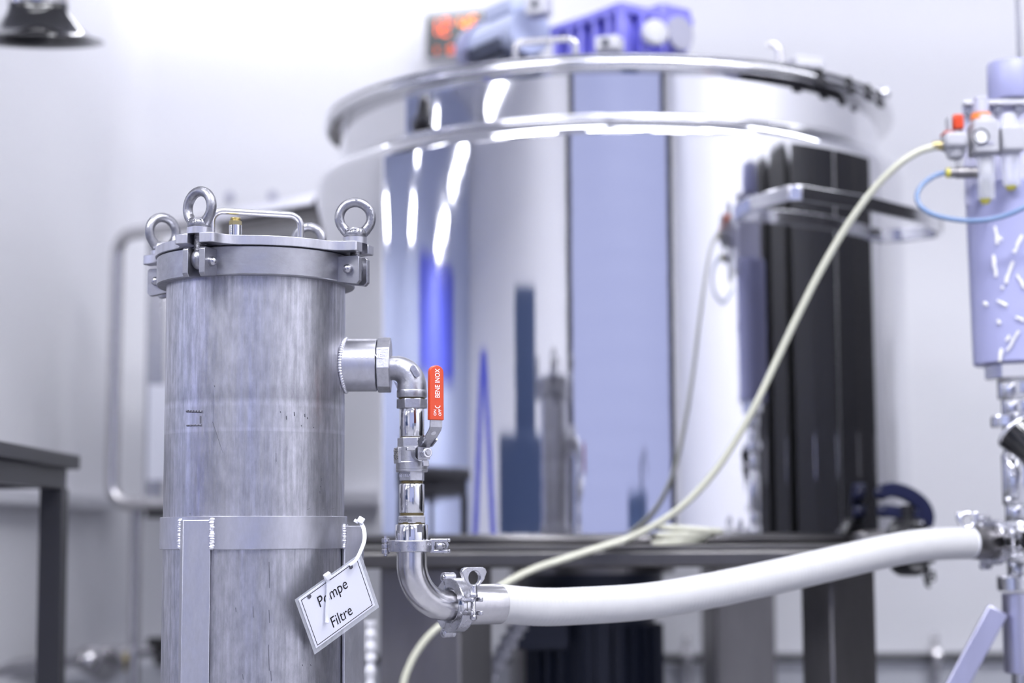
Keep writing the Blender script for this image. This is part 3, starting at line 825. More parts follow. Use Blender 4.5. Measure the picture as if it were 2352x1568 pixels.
# resample evenly, ribbed radius
acc = [0.0]
for i in range(1, len(hs)): acc.append(acc[-1] + (hs[i] - hs[i - 1]).length)
Lh = acc[-1]; N = 520
rs, j = [], 0
for i in range(N + 1):
    d_ = Lh * i / N
    while j < len(acc) - 2 and acc[j + 1] < d_: j += 1
    rs.append(hs[j].lerp(hs[j + 1], (d_ - acc[j]) / max(acc[j + 1] - acc[j], 1e-9)))
part('hose_wall', MB().tube(rs, [0.0243 + (0.00012 if i % 4 < 2 else -0.00006) for i in range(N + 1)], 44), 'hose', ho, angle=80)
hb = part('end_sleeve', MB().lathe([(0.017, 0.006), (0.0235, 0.006), (0.0250, 0.012), (0.0252, 0.0655), (0.0244, 0.0665), (0.017, 0.0665)], 56, fm, rings=True), 'tube_steel', ho, label='bright steel sleeve')
part('ferrule', MB().lathe([(0.015, 0.003), (0.0245, 0.003), (0.0245, 0.006), (0.019, 0.010), (0.015, 0.010)], 48, fm, rings=True), 'polished', hb)
he = rs[-1]; hd = (rs[-1] - rs[-14]).normalized()
hd = Vector((hd.x, hd.y, hd.z * 0.5)).normalized()
em_ = frame(he, z=hd)
part('end_sleeve', MB().lathe([(0.016, -0.004), (0.0248, -0.004), (0.0252, 0), (0.0252, 0.030), (0.022, 0.036), (0.022, 0.042), (0.016, 0.042)], 48, em_, rings=True), 'stand_steel', ho, label='dark steel sleeve')
tr = MB().torus(0.0238, 0.0012, em_ @ Matrix.Translation((0, 0, -0.006)), 40, 8)
part('end_bead', tr, 'nylon', ho)

# ================================================================== laminated sign and its ties
sl, st, sb_ = P(685, 1376.5, 2.122), P(823.5, 1278, 2.164), P(725.5, 1488.5, 2.160)
u_, v_ = st - sl, sb_ - sl
nn = u_.cross(v_).normalized()
if nn.y > 0: nn = -nn
def S(u, v, h=0.0): return sl + u_ * u + v_ * v + nn * h
sg = thing('sign_card', 'laminated white sign reading Pompe Filtre hung on the filter leg', 'sign', S(0.5, 1))
def quad(mb, u0, v0, u1, v1, h0, h1):
    vs = [S(u0, v0, h0), S(u1, v0, h0), S(u1, v1, h0), S(u0, v1, h0), S(u0, v0, h1), S(u1, v0, h1), S(u1, v1, h1), S(u0, v1, h1)]
    mb.add([tuple(q) for q in vs], [(0, 1, 2, 3), (7, 6, 5, 4), (0, 4, 5, 1), (1, 5, 6, 2), (2, 6, 7, 3), (3, 7, 4, 0)])
    return mb
part('paper', quad(MB(), 0, 0, 1, 1, 0, 0.0005), 'paper', sg)
part('laminate_film', quad(MB(), -0.045, -0.035, 1.05, 1.09, -0.0004, -0.0001), 'film', sg)
bd = MB()
quad(bd, 0.03, 0.035, 0.90, 0.047, 0.0005, 0.0007); quad(bd, 0.03, 0.955, 0.965, 0.967, 0.0005, 0.0007)
quad(bd, 0.03, 0.035, 0.0375, 0.967, 0.0005, 0.0007); quad(bd, 0.9575, 0.05, 0.965, 0.967, 0.0005, 0.0007)
part('border_line', bd, 'black_ink', sg)
for wd, ua, ub, vb in (('Pompe', 0.247, 0.715, 0.375), ('Filtre', 0.325, 0.655, 0.867)):
    base = text_mb(wd, 1.0, Matrix.Identity(4), 0.0, align='LEFT')
    x0b, x1b = min(q[0] for q in base.v), max(q[0] for q in base.v)
    cap = 0.0
    # cap height of the first letter is 0.2 of the card height; find the baseline from the glyphs
    fl = text_mb(wd[0], 1.0, Matrix.Identity(4), 0.0, align='LEFT')
    y0b, y1b = min(q[1] for q in fl.v), max(q[1] for q in fl.v)
    mt = MB()
    vs = [tuple(S(ua + (ub - ua) * (x - x0b) / (x1b - x0b), vb - 0.205 * (y - y0b) / (y1b - y0b), 0.0008)) for x, y, z in base.v]
    mt.add(vs, base.f)
    part('lettering', mt, 'black_ink', sg)
for u, v in ((0.155, 0.05), (0.845, 0.055)):
    part('punch_hole', MB().cyl(S(u, v + 0.02, 0.0004), S(u, v + 0.02, 0.0011), 0.0026, n=18), 'grey_ink', sg)
ct = thing('cable_tie', 'white cable tie holding the sign card to the top of the right leg', 'cable tie', P(829, 1200, 2.19))
tp = spline([P(829, 1199, 2.19), P(836, 1216, 2.185), P(837, 1240, 2.175), P(828, 1266, 2.165), P(816, 1288, 2.157), P(803, 1298, 2.154)], 6)
part('strap', MB().strip(tp, 0.0045, 0.0013, up=(0.9, -0.2, 0.3)), 'nylon', ct)
hm = frame(P(829, 1194, 2.188), x=(X * 0.85 - Z * 0.5), y=(Z * 0.85 + X * 0.5))
part('tie_head', MB().box((0, 0, 0), (0.008, 0.0075, 0.006), hm).box((-0.004, -0.004, 0), (0.006, 0.004, 0.003), hm), 'nylon', ct, bevel=0.001)
ct = thing('cable_tie', 'loose white cable tie end lying across the sign lettering', 'cable tie', P(747, 1412, 2.12))
tp = spline([S(0.47, -0.06, 0.003), S(0.44, 0.10, 0.0028), S(0.37, 0.30, 0.0028), S(0.30, 0.50, 0.003), S(0.25, 0.66, 0.0035)], 6)
part('strap', MB().strip(tp, 0.0042, 0.0012, up=u_.normalized()), 'nylon', ct)
part('tie_head', MB().box((0, 0, 0), (0.0085, 0.008, 0.005), frame(S(0.475, -0.07, 0.003), x=u_.normalized(), y=-v_.normalized())), 'nylon', ct, bevel=0.001)
part('tie_tip', MB().ball(tp[-1], 0.0026, 12, 6), 'nylon', ct)

# ================================================================== mixing tank
TX, TY, TR = 0.20, 3.74, 0.60
TN = 0.553
zt = lambda py, R=TR: P(1402, py, TY - R).z
TM = Matrix.Translation((TX, TY, 0))
tz0 = zt(1250)
zring = zt(268, 0.567)
ztk = thing('mixing_tank', 'large round mirror-polished steel mixing tank standing on a steel frame', 'tank', (TX, TY, tz0))
pr = [(0, tz0), (TR - 0.012, tz0), (TR - 0.011, tz0 + 0.0002), (TR, tz0 + 0.012), (TR, tz0 + 0.02)] + [(TR, tz0 + 0.02 + (zring - 0.11 - tz0) * i / 6) for i in range(1, 6)] + [(TR, zring - 0.09), (TR, zring - 0.045), (TR, zring - 0.0385)]
pr += [(0.558 + 0.042 * math.cos(q), zring - 0.038 + 0.038 * math.sin(q)) for q in [i * PI / 24 for i in range(0, 13)]]
body = part('shell', MB().lathe(pr + [(0.50, zring)], 160, TM), 'mirror', ztk, angle=60)
zrim = zt(160, 0.565)
zrt = zt(122, 0.575)
part('neck', MB().lathe([(0.55, zring - 0.002), (TN, zring - 0.002), (TN, zrim), (0.55, zrim)], 160, TM), 'mirror', ztk, angle=30)
part('bead', MB().torus(0.5565, 0.0065, TM @ Matrix.Translation((0, 0, zring + 0.003)), 160, 12), 'tank_rim', ztk, angle=80)
hr = (zrt - zrim)
part('rim', MB().lathe([(0.55, zrim)] + [(0.574 + 0.011 * math.cos(q), zrim + 0.011 + 0.011 * math.sin(q)) for q in [-PI / 2 + i * PI / 10 for i in range(11)]] + [(0.55, zrim + 0.022)], 160, TM), 'tank_rim', ztk, angle=60)
part('tank_lid', MB().lathe([(0.55, zrim + 0.0225), (0.578, zrim + 0.0225), (0.582, zrim + 0.026), (0.580, zrt - 0.002), (0.572, zrt), (0.3, zrt + 0.004), (0, zrt + 0.006)], 128, TM), 'tank_rim', ztk, angle=40)
# lid handle at the near edge
ha, hb2 = P(1184, 100, 3.26), P(1322, 100, 3.24)
zt_h = P(1250, 91, 3.24).z
pts = [Vector((ha.x, ha.y, zrt - 0.004))] + arc(Vector((ha.x + 0.014, ha.y - 0.005, zt_h - 0.014)), -X, Z, 0.014, 0, PI / 2, 5) + arc(Vector((hb2.x - 0.014, hb2.y - 0.005, zt_h - 0.014)), Z, X, 0.014, 0, PI / 2, 5) + [Vector((hb2.x, hb2.y, zrt - 0.004))]
part('lid_handle', MB().tube(pts, 0.0062, 12), 'tube_steel', ztk)
# side push bar of flat steel
zbar = P(1830, 442, 3.08).z
A_, B_, C_, D_ = Vector((0.425, 3.185, zbar)), Vector((0.485, 3.075, zbar)), Vector((0.835, 3.475, zbar)), Vector((0.745, 3.555, zbar))
d1 = (C_ - B_).normalized(); d2 = (D_ - C_).normalized()
pts = [A_, A_.lerp(B_, 0.5), B_ - (B_ - A_).normalized() * 0.012, B_ + d1 * 0.012, B_.lerp(C_, 0.35) + Vector((0.028, -0.02, 0)), B_.lerp(C_, 0.7) + Vector((0.03, -0.022, 0))]
pts += [C_ - d1 * 0.05 + Vector((0.012, -0.01, 0)), C_ - d1 * 0.02 + d2 * 0.004, C_ + d2 * 0.02, C_.lerp(D_, 0.5), D_]
part('push_bar', MB().strip(pts, 0.027, 0.010), 'tank_rim', ztk, bevel=0.002)
# rim clamps, hook, latch box, knob on the right of the rim
for px, py in ((1884, 196), (1951, 222), (1995, 252), (2022, 285)):
    q = None
    # where the ray meets the rim circle
    d = F + RT * ((px - 1176) / FPX) + UP * ((784 - py) / FPX)
    A2 = d.x ** 2 + d.y ** 2; B2 = -TX * d.x - TY * d.y; C2 = TX ** 2 + TY ** 2 - 0.583 ** 2
    dis = max(B2 * B2 - A2 * C2, 0); t2 = (-B2 - math.sqrt(dis)) / A2
    pc = EY + d * t2
    rd = Vector((pc.x - TX, pc.y - TY, 0)).normalized(); tg = Z.cross(rd)
    km = frame(Vector((TX, TY, zrim)) + rd * 0.583, x=tg, y=rd, z=tg.cross(rd))
    cb = part('rim_clamp', MB().box((0, 0.002, -0.004), (0.024, 0.010, 0.014), km).box((0, -0.008, -0.012), (0.024, 0.022, 0.006), km), 'bench_steel', ztk, bevel=0.002)
    part('clamp_screw', MB().cyl(km @ Vector((0, 0.0, -0.028)), km @ Vector((0, 0.0, -0.012)), 0.005, n=12).ngon(6, 0.0075, -0.02, -0.014, km), 'black_matt', cb)
hk = spline([P(1793, 150, 3.5), P(1792, 128, 3.5), P(1787, 110, 3.5), P(1778, 101, 3.5), P(1769, 99, 3.5), P(1766, 106, 3.5)], 5)
hk[0].z = zrt - 0.003
part('lid_hook', MB().tube(hk, [0.0068 - 0.0022 * i / (len(hk) - 1) for i in range(len(hk))], 12), 'tube_steel', ztk)
bx = P(1846, 150, 3.45)
part('latch_block', MB().box((0, 0, 0), (0.062, 0.05, 0.022), Matrix.Translation((bx.x, bx.y, bx.z)) @ Matrix.Rotation(0.35, 4, 'Z')).cyl((bx.x - 0.02, bx.y, zrt - 0.003), (bx.x - 0.02, bx.y, bx.z), 0.006).cyl((bx.x + 0.02, bx.y, zrt - 0.004), (bx.x + 0.02, bx.y, bx.z), 0.006), 'white_plastic', ztk, bevel=0.004)
kx = P(2028, 216, 3.62)
part('lid_knob', MB().cyl((kx.x, kx.y, zrt - 0.012), (kx.x, kx.y, kx.z - 0.008), 0.006).lathe([(0, -0.008), (0.013, -0.008), (0.015, -0.004), (0.015, 0.004), (0.012, 0.009), (0, 0.01)], 20, Matrix.Translation(kx)), 'tank_rim', ztk)
# outlet valve with blue lever at the lower right
vo = P(2062, 1205, 3.33)
ov = thing('outlet_valve', 'outlet valve with dark blue lever at the foot of the tank', 'valve', (vo.x, vo.y, P(2062, 1320, 3.33).z))
vz = P(2062, 1255, 3.33).z
nv = Vector((vo.x - TX, vo.y - TY, 0)).normalized(); tv = Z.cross(nv)
pb_ = Vector((vo.x, vo.y, vz))
part('outlet_pipe', MB().cyl(pb_ - nv * 0.044, pb_ + nv * 0.02, 0.030, n=32), 'stand_steel', ov)
part('valve_disc', MB().lathe([(0, -0.02), (0.050, -0.02), (0.053, -0.014), (0.053, 0.014), (0.050, 0.02), (0, 0.02)], 40, frame(pb_ + nv * 0.02, z=nv)).cyl(pb_ + nv * 0.02, pb_ + nv * 0.02 + Z * 0.075, 0.012), 'black_plastic', ov)
for q in range(6):
    aa = q * PI / 3 + 0.4
    bc2 = pb_ + nv * 0.04 + tv * (0.04 * math.cos(aa)) + Z * (0.04 * math.sin(aa))
    part('bolt', MB().cyl(bc2, bc2 + nv * 0.012, 0.007, n=6), 'polished', ov)
lp = spline([P(2022, 1130, 3.33), P(2050, 1124, 3.33), P(2085, 1135, 3.33), P(2115, 1158, 3.33), P(2127, 1185, 3.33), P(2122, 1208, 3.33)], 6)
lp2 = spline([P(2028, 1172, 3.33), P(2060, 1176, 3.33), P(2092, 1182, 3.33), P(2118, 1196, 3.33)], 5)
part('lever', MB().strip(lp, 0.030, 0.026, up=(0, -1, 0)).strip(lp2, 0.030, 0.022, up=(0, -1, 0)).ball(P(2024, 1132, 3.33), 0.013).ball(P(2028, 1174, 3.33), 0.012), 'navy', ov, bevel=0.005, label='dark blue plastic lever')
ch = part('drain_cap', MB().cyl(P(2092, 1290, 3.33), P(2092, 1308, 3.33), 0.03, n=24), 'black_plastic', ov)
cl = MB()
cpts = [(2128, 1306), (2131, 1315), (2127, 1323), (2133, 1331), (2141, 1328), (2144, 1318)]
for i, (x, y) in enumerate(cpts):
    cl.torus(0.0055, 0.0016, frame(P(x, y, 3.33), z=(1, 0.2, 0) if i % 2 else (0, 1, 0.2)), 14, 6)
part('chain', cl, 'black_matt', ch)
cl = MB().tube(spline([P(2128, 1300, 3.33), P(2130, 1320, 3.33), P(2127, 1340, 3.33), P(2136, 1348, 3.33)], 4), 0.003, 8)
part('hook', cl, 'black_matt', ch)

# drive on top: blue gearbox and grey motor
gy = TY
gb = P(1435, 62, gy - 0.10)
gear = thing('gear_unit', 'blue ribbed gear unit mounted on top of the mixing tank', 'gearbox', (gb.x, gb.y, zrt + 0.01))
gz0, gz1 = zrt + 0.012, P(1435, 8, gy - 0.13).z
GM = frame((gb.x, gb.y, gz0), x=(X * 0.80 + Y_ * 0.60), y=(Z.cross(X * 0.80 + Y_ * 0.60)))
H = gz1 - gz0
# local: -x face looks left, -y face looks right/near; near corner at (-?)
GW = 0.20
gc = MB().box((0.065, 0.085, H * 0.45), (0.15, 0.19, H * 0.9), GM)
part('gear_case', gc, 'blue_paint', gear, bevel=0.006)
part('top_flange', MB().box((0.062, 0.085, H - 0.011), (0.20, 0.235, 0.022), GM), 'blue_paint', gear, bevel=0.005)
part('base_flange', MB().box((0.062, 0.085, 0.008), (0.20, 0.235, 0.024), GM), 'blue_paint', gear, bevel=0.005)
for yy in (0.185, 0.135, 0.10, 0.055, 0.012, -0.02):
    part('rib', MB().box((-0.022, yy, H * 0.5), (0.034, 0.010, H * 0.9), GM), 'blue_paint', gear, bevel=0.003)
for xx in (-0.03, 0.02, 0.075, 0.13):
    part('rib', MB().box((xx, -0.022, H * 0.5), (0.010, 0.028, H * 0.9), GM), 'blue_paint', gear, bevel=0.003)
bp_ = P(1556, 78, gy - 0.06)
bn = Vector((0.62, -0.78, 0))
part('shaft_boss', MB().cyl(bp_ - bn * 0.10, bp_, 0.046, n=32).box((0, 0, 0.035), (0.085, 0.10, 0.05), frame(bp_ - bn * 0.05, x=bn.cross(Z), y=bn)), 'blue_paint', gear, bevel=0.006)
part('boss_cap', MB().cyl(bp_ - bn * 0.002, bp_ + bn * 0.01, 0.036, n=32), 'grey_plastic', gear, label='round grey cap')
wp = P(1503, 76, gy - 0.14)
part('oil_cover', MB().lathe([(0, -0.01), (0.026, -0.01), (0.028, 0.006), (0.022, 0.012), (0, 0.014)], 28, frame(wp, z=Vector((0.35, -0.93, 0)))), 'white_plastic', gear, label='round white cover')
for (px, py, ry, wx, hz) in ((1400, 104, gy - 0.2, 0.05, 0.032), (1238, 14, gy + 0.0, 0.05, 0.045)):
    c = P(px, py, ry)
    b = part('foot_block', MB().box((0, 0, 0), (wx, 0.04, hz), frame(c, x=(X * 0.9 - Y_ * 0.42), y=(Y_ * 0.9 + X * 0.42))), 'white_plastic', gear, bevel=0.005, label='pale mounting block')
    part('bolt', MB().cyl(c - Y_ * 0.02 - X * 0.01, c - Y_ * 0.03 - X * 0.01, 0.007, n=6), 'motor_dark', b)
m0, m1 = P(1236, 62, gy + 0.02), P(1112, 95, gy + 0.20)
md = (m1 - m0); md.z = 0; m1 = m0 + md; md.normalize()
mr = thing('drive_motor', 'pale grey electric motor lying on its side beside the blue gear unit', 'motor', (m0.x, m0.y, zrt + 0.02))
m0 = m0 - md * 0.0 + md * 0.03
part('motor_shell', MB().cyl(m0, m1, 0.052, n=40), 'motor_grey', mr)
fb = MB()
for q in range(20):
    aa = q * 2 * PI / 20
    fr_ = frame(m0 + md * 0.03, z=md)
    fr_ = fr_ @ Matrix.Rotation(aa, 4, 'Z')
    if (fr_.to_3x3() @ Vector((1, 0, 0))).z > -0.1: continue
    fb = MB().box((0.055, 0, (m1 - m0).length * 0.42), (0.018, 0.006, (m1 - m0).length * 0.75), fr_)
    part('cooling_fin', fb, 'motor_dark' if math.sin(aa) else 'motor_dark', mr)
part('terminal_box', MB().box((0, 0.055, (m1 - m0).length * 0.35), (0.085, 0.035, 0.11), frame(m0, x=Z.cross(md), y=Z, z=md)), 'motor_grey', mr, bevel=0.006)
part('fan_cover', MB().lathe([(0, 0.06), (0.04, 0.058), (0.056, 0.048), (0.060, 0.0), (0.054, 0.0)], 40, frame(m1 - md * 0.015, z=md)), 'lilac_metal', mr)
part('motor_foot', MB().box((0, -0.06, 0.06), (0.10, 0.02, 0.06), frame(m0, x=Z.cross(md), y=Z, z=md)).box((0, -0.06, 0.14), (0.10, 0.02, 0.04), frame(m0, x=Z.cross(md), y=Z, z=md)), 'motor_dark', mr, bevel=0.004)

# red figure display on the back wall
ds = thing('led_display', 'black display with glowing orange figures on the back wall', 'display', P(1075, 150, YB - 0.05))
da, dbb = P(972, 150, YB - 0.1), P(1200, 28, YB - 0.02)
zc0, zc1 = P(975, 150, 4.93).z, P(975, 36, 4.93).z
dxv = Vector((0.97, -0.24, 0)).normalized()
DM = frame(Vector((P(972, 100, 4.9).x, 4.9, zc0)), x=dxv, y=Z)
DW, DH = 0.30, zc1 - zc0
part('wall_bracket', MB().box((DW / 2 + 0.02, DH / 2, -0.05), (0.06, 0.06, 0.03), DM).cyl(DM @ Vector((DW / 2 + 0.02, DH / 2, -0.05)), Vector(((DM @ Vector((DW / 2, 0, 0))).x, YB, (DM @ Vector((0, DH / 2, 0))).z)), 0.012), 'white_plastic', ds)
part('display_case', MB().box((DW / 2, DH / 2, -0.022), (DW, DH, 0.044), DM), 'white_plastic', ds, bevel=0.004)
part('display_glass', MB().box((DW / 2, DH / 2, 0.001), (DW - 0.018, DH - 0.018, 0.004), DM), 'black_gloss', ds)
SEG = {'0': 'abcdef', '1': 'bc', '2': 'abged', '4': 'fgbc', '5': 'afgcd', '7': 'abc', '8': 'abcdefg', '9': 'abcdfg', '3': 'abgcd'}
def digit(ch_, x, y, h, mt):
    w_ = h * 0.5; t = h * 0.10
    pos = {'a': (w_ / 2, h, 1), 'g': (w_ / 2, h / 2, 1), 'd': (w_ / 2, 0, 1), 'f': (0, h * 0.75, 0), 'e': (0, h * 0.25, 0), 'b': (w_, h * 0.75, 0), 'c': (w_, h * 0.25, 0)}
    mb = MB()
    for s_ in SEG[ch_]:
        a, b, hz = pos[s_]
        mb.box((x + a, y + b, 0.004), (w_ * 0.8 if hz else t, t if hz else h * 0.4, 0.003), DM)
    part('figure', mb, mt, ds)
digit('1', 0.020, DH * 0.52, DH * 0.30, 'led'); digit('2', 0.055, DH * 0.52, DH * 0.30, 'led')
digit('4', 0.105, DH * 0.55, DH * 0.28, 'led_bright'); digit('5', 0.135, DH * 0.55, DH * 0.28, 'led_bright'); digit('2', 0.190, DH * 0.60, DH * 0.28, 'led')
digit('1', 0.030, DH * 0.14, DH * 0.14, 'led'); digit('0', 0.075, DH * 0.14, DH * 0.14, 'led')

# ================================================================== tank stand
ts = thing('tank_stand', 'dark steel frame on wide box legs under the mixing tank', 'stand', (TX, TY, 0))
fz1 = tz0 - 0.001; fz0 = P(1402, 1303, 3.06).z
FX0, FX1, FY0, FY1 = -0.42, 0.625, 3.06, 4.40
part('deck_plate', MB().box(((FX0 + FX1) / 2, (FY0 + FY1) / 2, fz1 - 0.004), (FX1 - FX0, FY1 - FY0, 0.008)), 'beam_steel', ts, bevel=0.002)
for (cx, cy, sx_, sy_) in (((FX0 + FX1) / 2, FY0 + 0.02, FX1 - FX0, 0.04), ((FX0 + FX1) / 2, FY1 - 0.02, FX1 - FX0, 0.04), (FX0 + 0.02, (FY0 + FY1) / 2, 0.04, FY1 - FY0 - 0.08), (FX1 - 0.02, (FY0 + FY1) / 2, 0.04, FY1 - FY0 - 0.08)):
    part('beam', MB().box((cx, cy, (fz0 + fz1 - 0.008) / 2), (sx_, sy_, fz1 - 0.008 - fz0)), 'beam_steel', ts, bevel=0.006, seg=3)
def boxleg(pxl, pxr, Yc, rot, wd):
    c = P((pxl + pxr) / 2, 1400, Yc)
    lm = Matrix.Translation((c.x, c.y, 0)) @ Matrix.Rotation(rot, 4, 'Z')
    o = part('leg', MB().box((0, 0, fz0 / 2 + 0.006), (wd[0], wd[1], fz0 - 0.012), lm), 'stand_steel', ts, bevel=0.004)
    part('foot_plate', MB().box((0, 0, 0.006), (wd[0] + 0.05, wd[1] + 0.05, 0.012), lm), 'stand_steel', o)
boxleg(865, 1140, 3.22, math.radians(-24), (0.155, 0.13))
boxleg(1838, 2013, 3.24, math.radians(26), (0.095, 0.09))
boxleg(1622, 1767, 4.22, math.radians(10), (0.14, 0.12))
boxleg(1190, 1290, 4.30, math.radians(10), (0.12, 0.12))

# black pump motor hanging under the tank
pm = P(1365, 1450, 3.62)
pz0, pz1 = 0.30, fz0 - 0.02
pu = thing('pump_motor', 'black ribbed pump motor hanging under the middle of the tank', 'motor', (pm.x, pm.y, pz0))
part('motor_shell', MB().lathe([(0, pz0), (0.10, pz0), (0.118, pz0 + 0.02), (0.118, pz1 - 0.08), (0.135, pz1 - 0.07), (0.135, pz1), (0, pz1)], 48, Matrix.Translation((pm.x, pm.y, 0))), 'motor_dark', pu)
for q in range(24):
    aa = q * PI / 12
    part('cooling_fin', MB().box((0.124, 0, (pz0 + pz1) / 2 - 0.03), (0.022, 0.005, pz1 - pz0 - 0.14), Matrix.Translation((pm.x, pm.y, 0)) @ Matrix.Rotation(aa, 4, 'Z')), 'motor_dark', pu)
tbx = P(1232, 1420, 3.5)
part('terminal_box', MB().box((tbx.x + 0.01, tbx.y, tbx.z), (0.10, 0.12, 0.11)).cyl((tbx.x, tbx.y, tbx.z), (pm.x, pm.y, tbx.z), 0.03), 'motor_dark', pu, bevel=0.008)
part('mounting_flange', MB().lathe([(0, pz1), (0.16, pz1), (0.16, fz0), (0, fz0)], 40, Matrix.Translation((pm.x, pm.y, 0))), 'stand_steel', pu)

# ribbed hose behind the filter leg; added shape under deck imitates motor-fin glints
def ribbed(pts, r, label):
    sp = spline(pts, 14)
    mb = MB().tube(sp, [r * (1.0 if i % 6 < 3 else 0.72) for i in range(len(sp))], 20)
    return solo('ribbed_form', mb, 'white_plastic', label, 'hose', angle=70)
ribbed([P(851, 1425, 3.02), P(851, 1490, 3.02), P(850, 1560, 3.02), P(850, 1700, 3.02), P(846, 2050, 3.0)], 0.010, 'thin white ribbed hose hanging behind the right leg of the filter')
ribbed([P(1205, 1415, 3.40), P(1180, 1455, 3.40), P(1150, 1510, 3.40), P(1120, 1580, 3.38), P(1100, 1700, 3.36)], 0.018, 'white ribbed shape standing in for glints on the pump motor fins')

# ================================================================== filling machine on the right
FX, FY = P(2350, 1000, 2.87).x, 2.87
fm_ = thing('filling_machine', 'upright pneumatic filling machine with lilac cylinder on a steel pipe', 'machine', (FX, FY, 0))
zf = lambda py: P(2350, py, FY).z
FT = Matrix.Translation((FX, FY, 0))
S1 = 2.86 / FPX
def fl(r0, y0, y1, name, m, r1=None, n=48, bevel=0, parent=None):
    r0 *= S1; r1 = r0 if r1 is None else r1 * S1
    return part(name, MB().lathe([(0, zf(y1)), (r1 * 0.97, zf(y1)), (r1, zf(y1) + 0.002), (r0, zf(y0) - 0.002), (r0 * 0.97, zf(y0)), (0, zf(y0))], n, FT), m, parent or fm_, angle=30)
rod = P(2339, 60, 2.87)
part('rod', MB().cyl((rod.x, FY, zf(150)), (rod.x, FY, zf(-130)), 0.0042, n=14), 'pin_steel', fm_)
fl(55, 146, 232, 'rod_guide', 'lilac_metal')
cy = fl(113, 430, 838, 'air_cylinder', 'lilac_metal', r1=107)
gs = MB()
random.seed(11)
for (x, y, dx, dy) in ((2285, 520, 6, 40), (2283, 585, 4, 50), (2292, 690, 22, 12), (2300, 800, -4, 30), (2328, 600, -18, 50), (2338, 632, 14, 30), (2335, 728, 17, 10), (2340, 760, -26, 45), (2346, 540, -16, 40), (2320, 770, -8, 12), (2292, 735, 4, 8), (2262, 694, 4, 8), (2302, 660, 2, 2), (2296, 545, 4, 6)):
    pts = []
    for i in range(5):
        px, py = x + dx * i / 4 + random.uniform(-2, 2), y + dy * i / 4
        d = F + RT * ((px - 1176) / FPX) + UP * ((784 - py) / FPX)
        r = 0.0765
        A2 = d.x ** 2 + d.y ** 2; B2 = -FX * d.x - FY * d.y; C2 = FX ** 2 + FY ** 2 - r * r
        pts.append(EY + d * ((-B2 - math.sqrt(max(B2 * B2 - A2 * C2, 0))) / A2))
    gs.tube(pts, [0.0015 + random.uniform(0, .0015) for _ in pts], 8)
part('product_splash', gs, 'grease', cy, kind='stuff', label='pale dried product splashes')
fl(84, 838, 872, 'lock_nut', 'tank_rim', n=8)
fl(55, 872, 917, 'pipe_section', 'tank_rim')
fl(47, 917, 955, 'pipe_section', 'polished')
fl(72, 955, 981, 'pipe_collar', 'tank_rim')
fl(46, 981, 1045, 'pipe_section', 'polished')
fl(51, 1042, 1160, 'pipe_section', 'tank_rim')
fl(46, 1158, 1200, 'pipe_section', 'polished')
fl(52, 1198, 1290, 'tee_body', 'tank_rim')
fl(46, 1288, 1325, 'pipe_section', 'polished')
fl(70, 1322, 1356, 'pipe_collar', 'tank_rim')
fl(60, 1362, 1545, 'base_sleeve', 'sleeve_steel')
part('post', MB().cyl((FX, FY, 0.02), (FX, FY, zf(1543)), 0.030, n=40), 'tank_rim', fm_)
part('foot_plate', MB().cyl((FX, FY, 0.0), (FX, FY, 0.02), 0.11, n=40), 'stand_steel', fm_)
s0, s1 = P(2292, 1400, FY - 0.02), P(2140, 1680, FY - 0.02)
part('strut', MB().strip([s0, s1, s1 + (s1 - s0) * 0.62], 0.033, 0.010, up=(0.85, 0, 0.5)), 'sleeve_steel', fm_, bevel=0.002)
# side port of the tee: bright swept connection towards the hose
pe = he + hd * 0.045
tz_ = zf(1243)
part('side_port', MB().tube([pe, pe + hd * 0.012, Vector((FX, FY, tz_)) - (Vector((FX, FY, tz_)) - pe).normalized() * 0.02, Vector((FX, FY, tz_))], [0.0235, 0.026, 0.028, 0.026], 32), 'polished', fm_)
for py in (1055, 1148):
    q = P(2316, py, FY - 0.03)
    part('screw_head', MB().ball(q, 0.006), 'polished', fm_)
part('latch_hook', MB().tube(spline([P(2318, 1062, 2.83), P(2326, 1076, 2.825), P(2330, 1086, 2.825), P(2325, 1092, 2.825)], 4), 0.004, 10), 'polished', fm_)
# clamp on the machine end of the hose
nb2 = hd.cross(Z).normalized()
if nb2.y > 0: nb2 = -nb2
cm3 = frame(he + hd * 0.040, x=nb2 * 0.2 + Z * 0, y=Z, z=nb2.cross(Z)) 
pipe_clamp(frame(he + hd * 0.042, x=nb2, y=Z, z=nb2.cross(Z)), 'dark pipe clamp where the white hose joins the filling machine', wing=False, double=True, sc=1.05)
wn = P(2222, 1195, 2.79)
wt = MB().torus(0.011, 0.0042, frame(wn, x=X, y=Z), 28, 10).box((wn.x, wn.y, wn.z - 0.017), (0.008, 0.006, 0.014)).box((wn.x - 0.013, wn.y, wn.z + 0.006), (0.008, 0.006, 0.014)).box((wn.x + 0.013, wn.y, wn.z + 0.006), (0.008, 0.006, 0.014))
solo('wing_nut', wt, 'tank_rim', 'bright wing nut with a round eye above the right end of the white hose', 'nut', bevel=0.0015)
# black hood on the pipe
kc = P(2352, 1012, FY - 0.045)
kh = thing('black_handle', 'shiny black handle knob on the pipe of the filling machine at the right edge', 'handle', kc)
km = frame(kc, z=Vector((0.5, -0.5, -0.7)))
part('knob', MB().lathe([(0, 0.038), (0.016, 0.036), (0.022, 0.026), (0.028, 0.0), (0.031, -0.018), (0.026, -0.024), (0, -0.024)], 36, km), 'black_gloss', kh)
part('knob_rim', MB().torus(0.029, 0.0038, km @ Matrix.Translation((0, 0, -0.020)), 40, 10), 'tank_rim', kh)
part('stem', MB().cyl(kc, (FX, FY - 0.030, kc.z + 0.010), 0.009), 'tank_rim', kh)
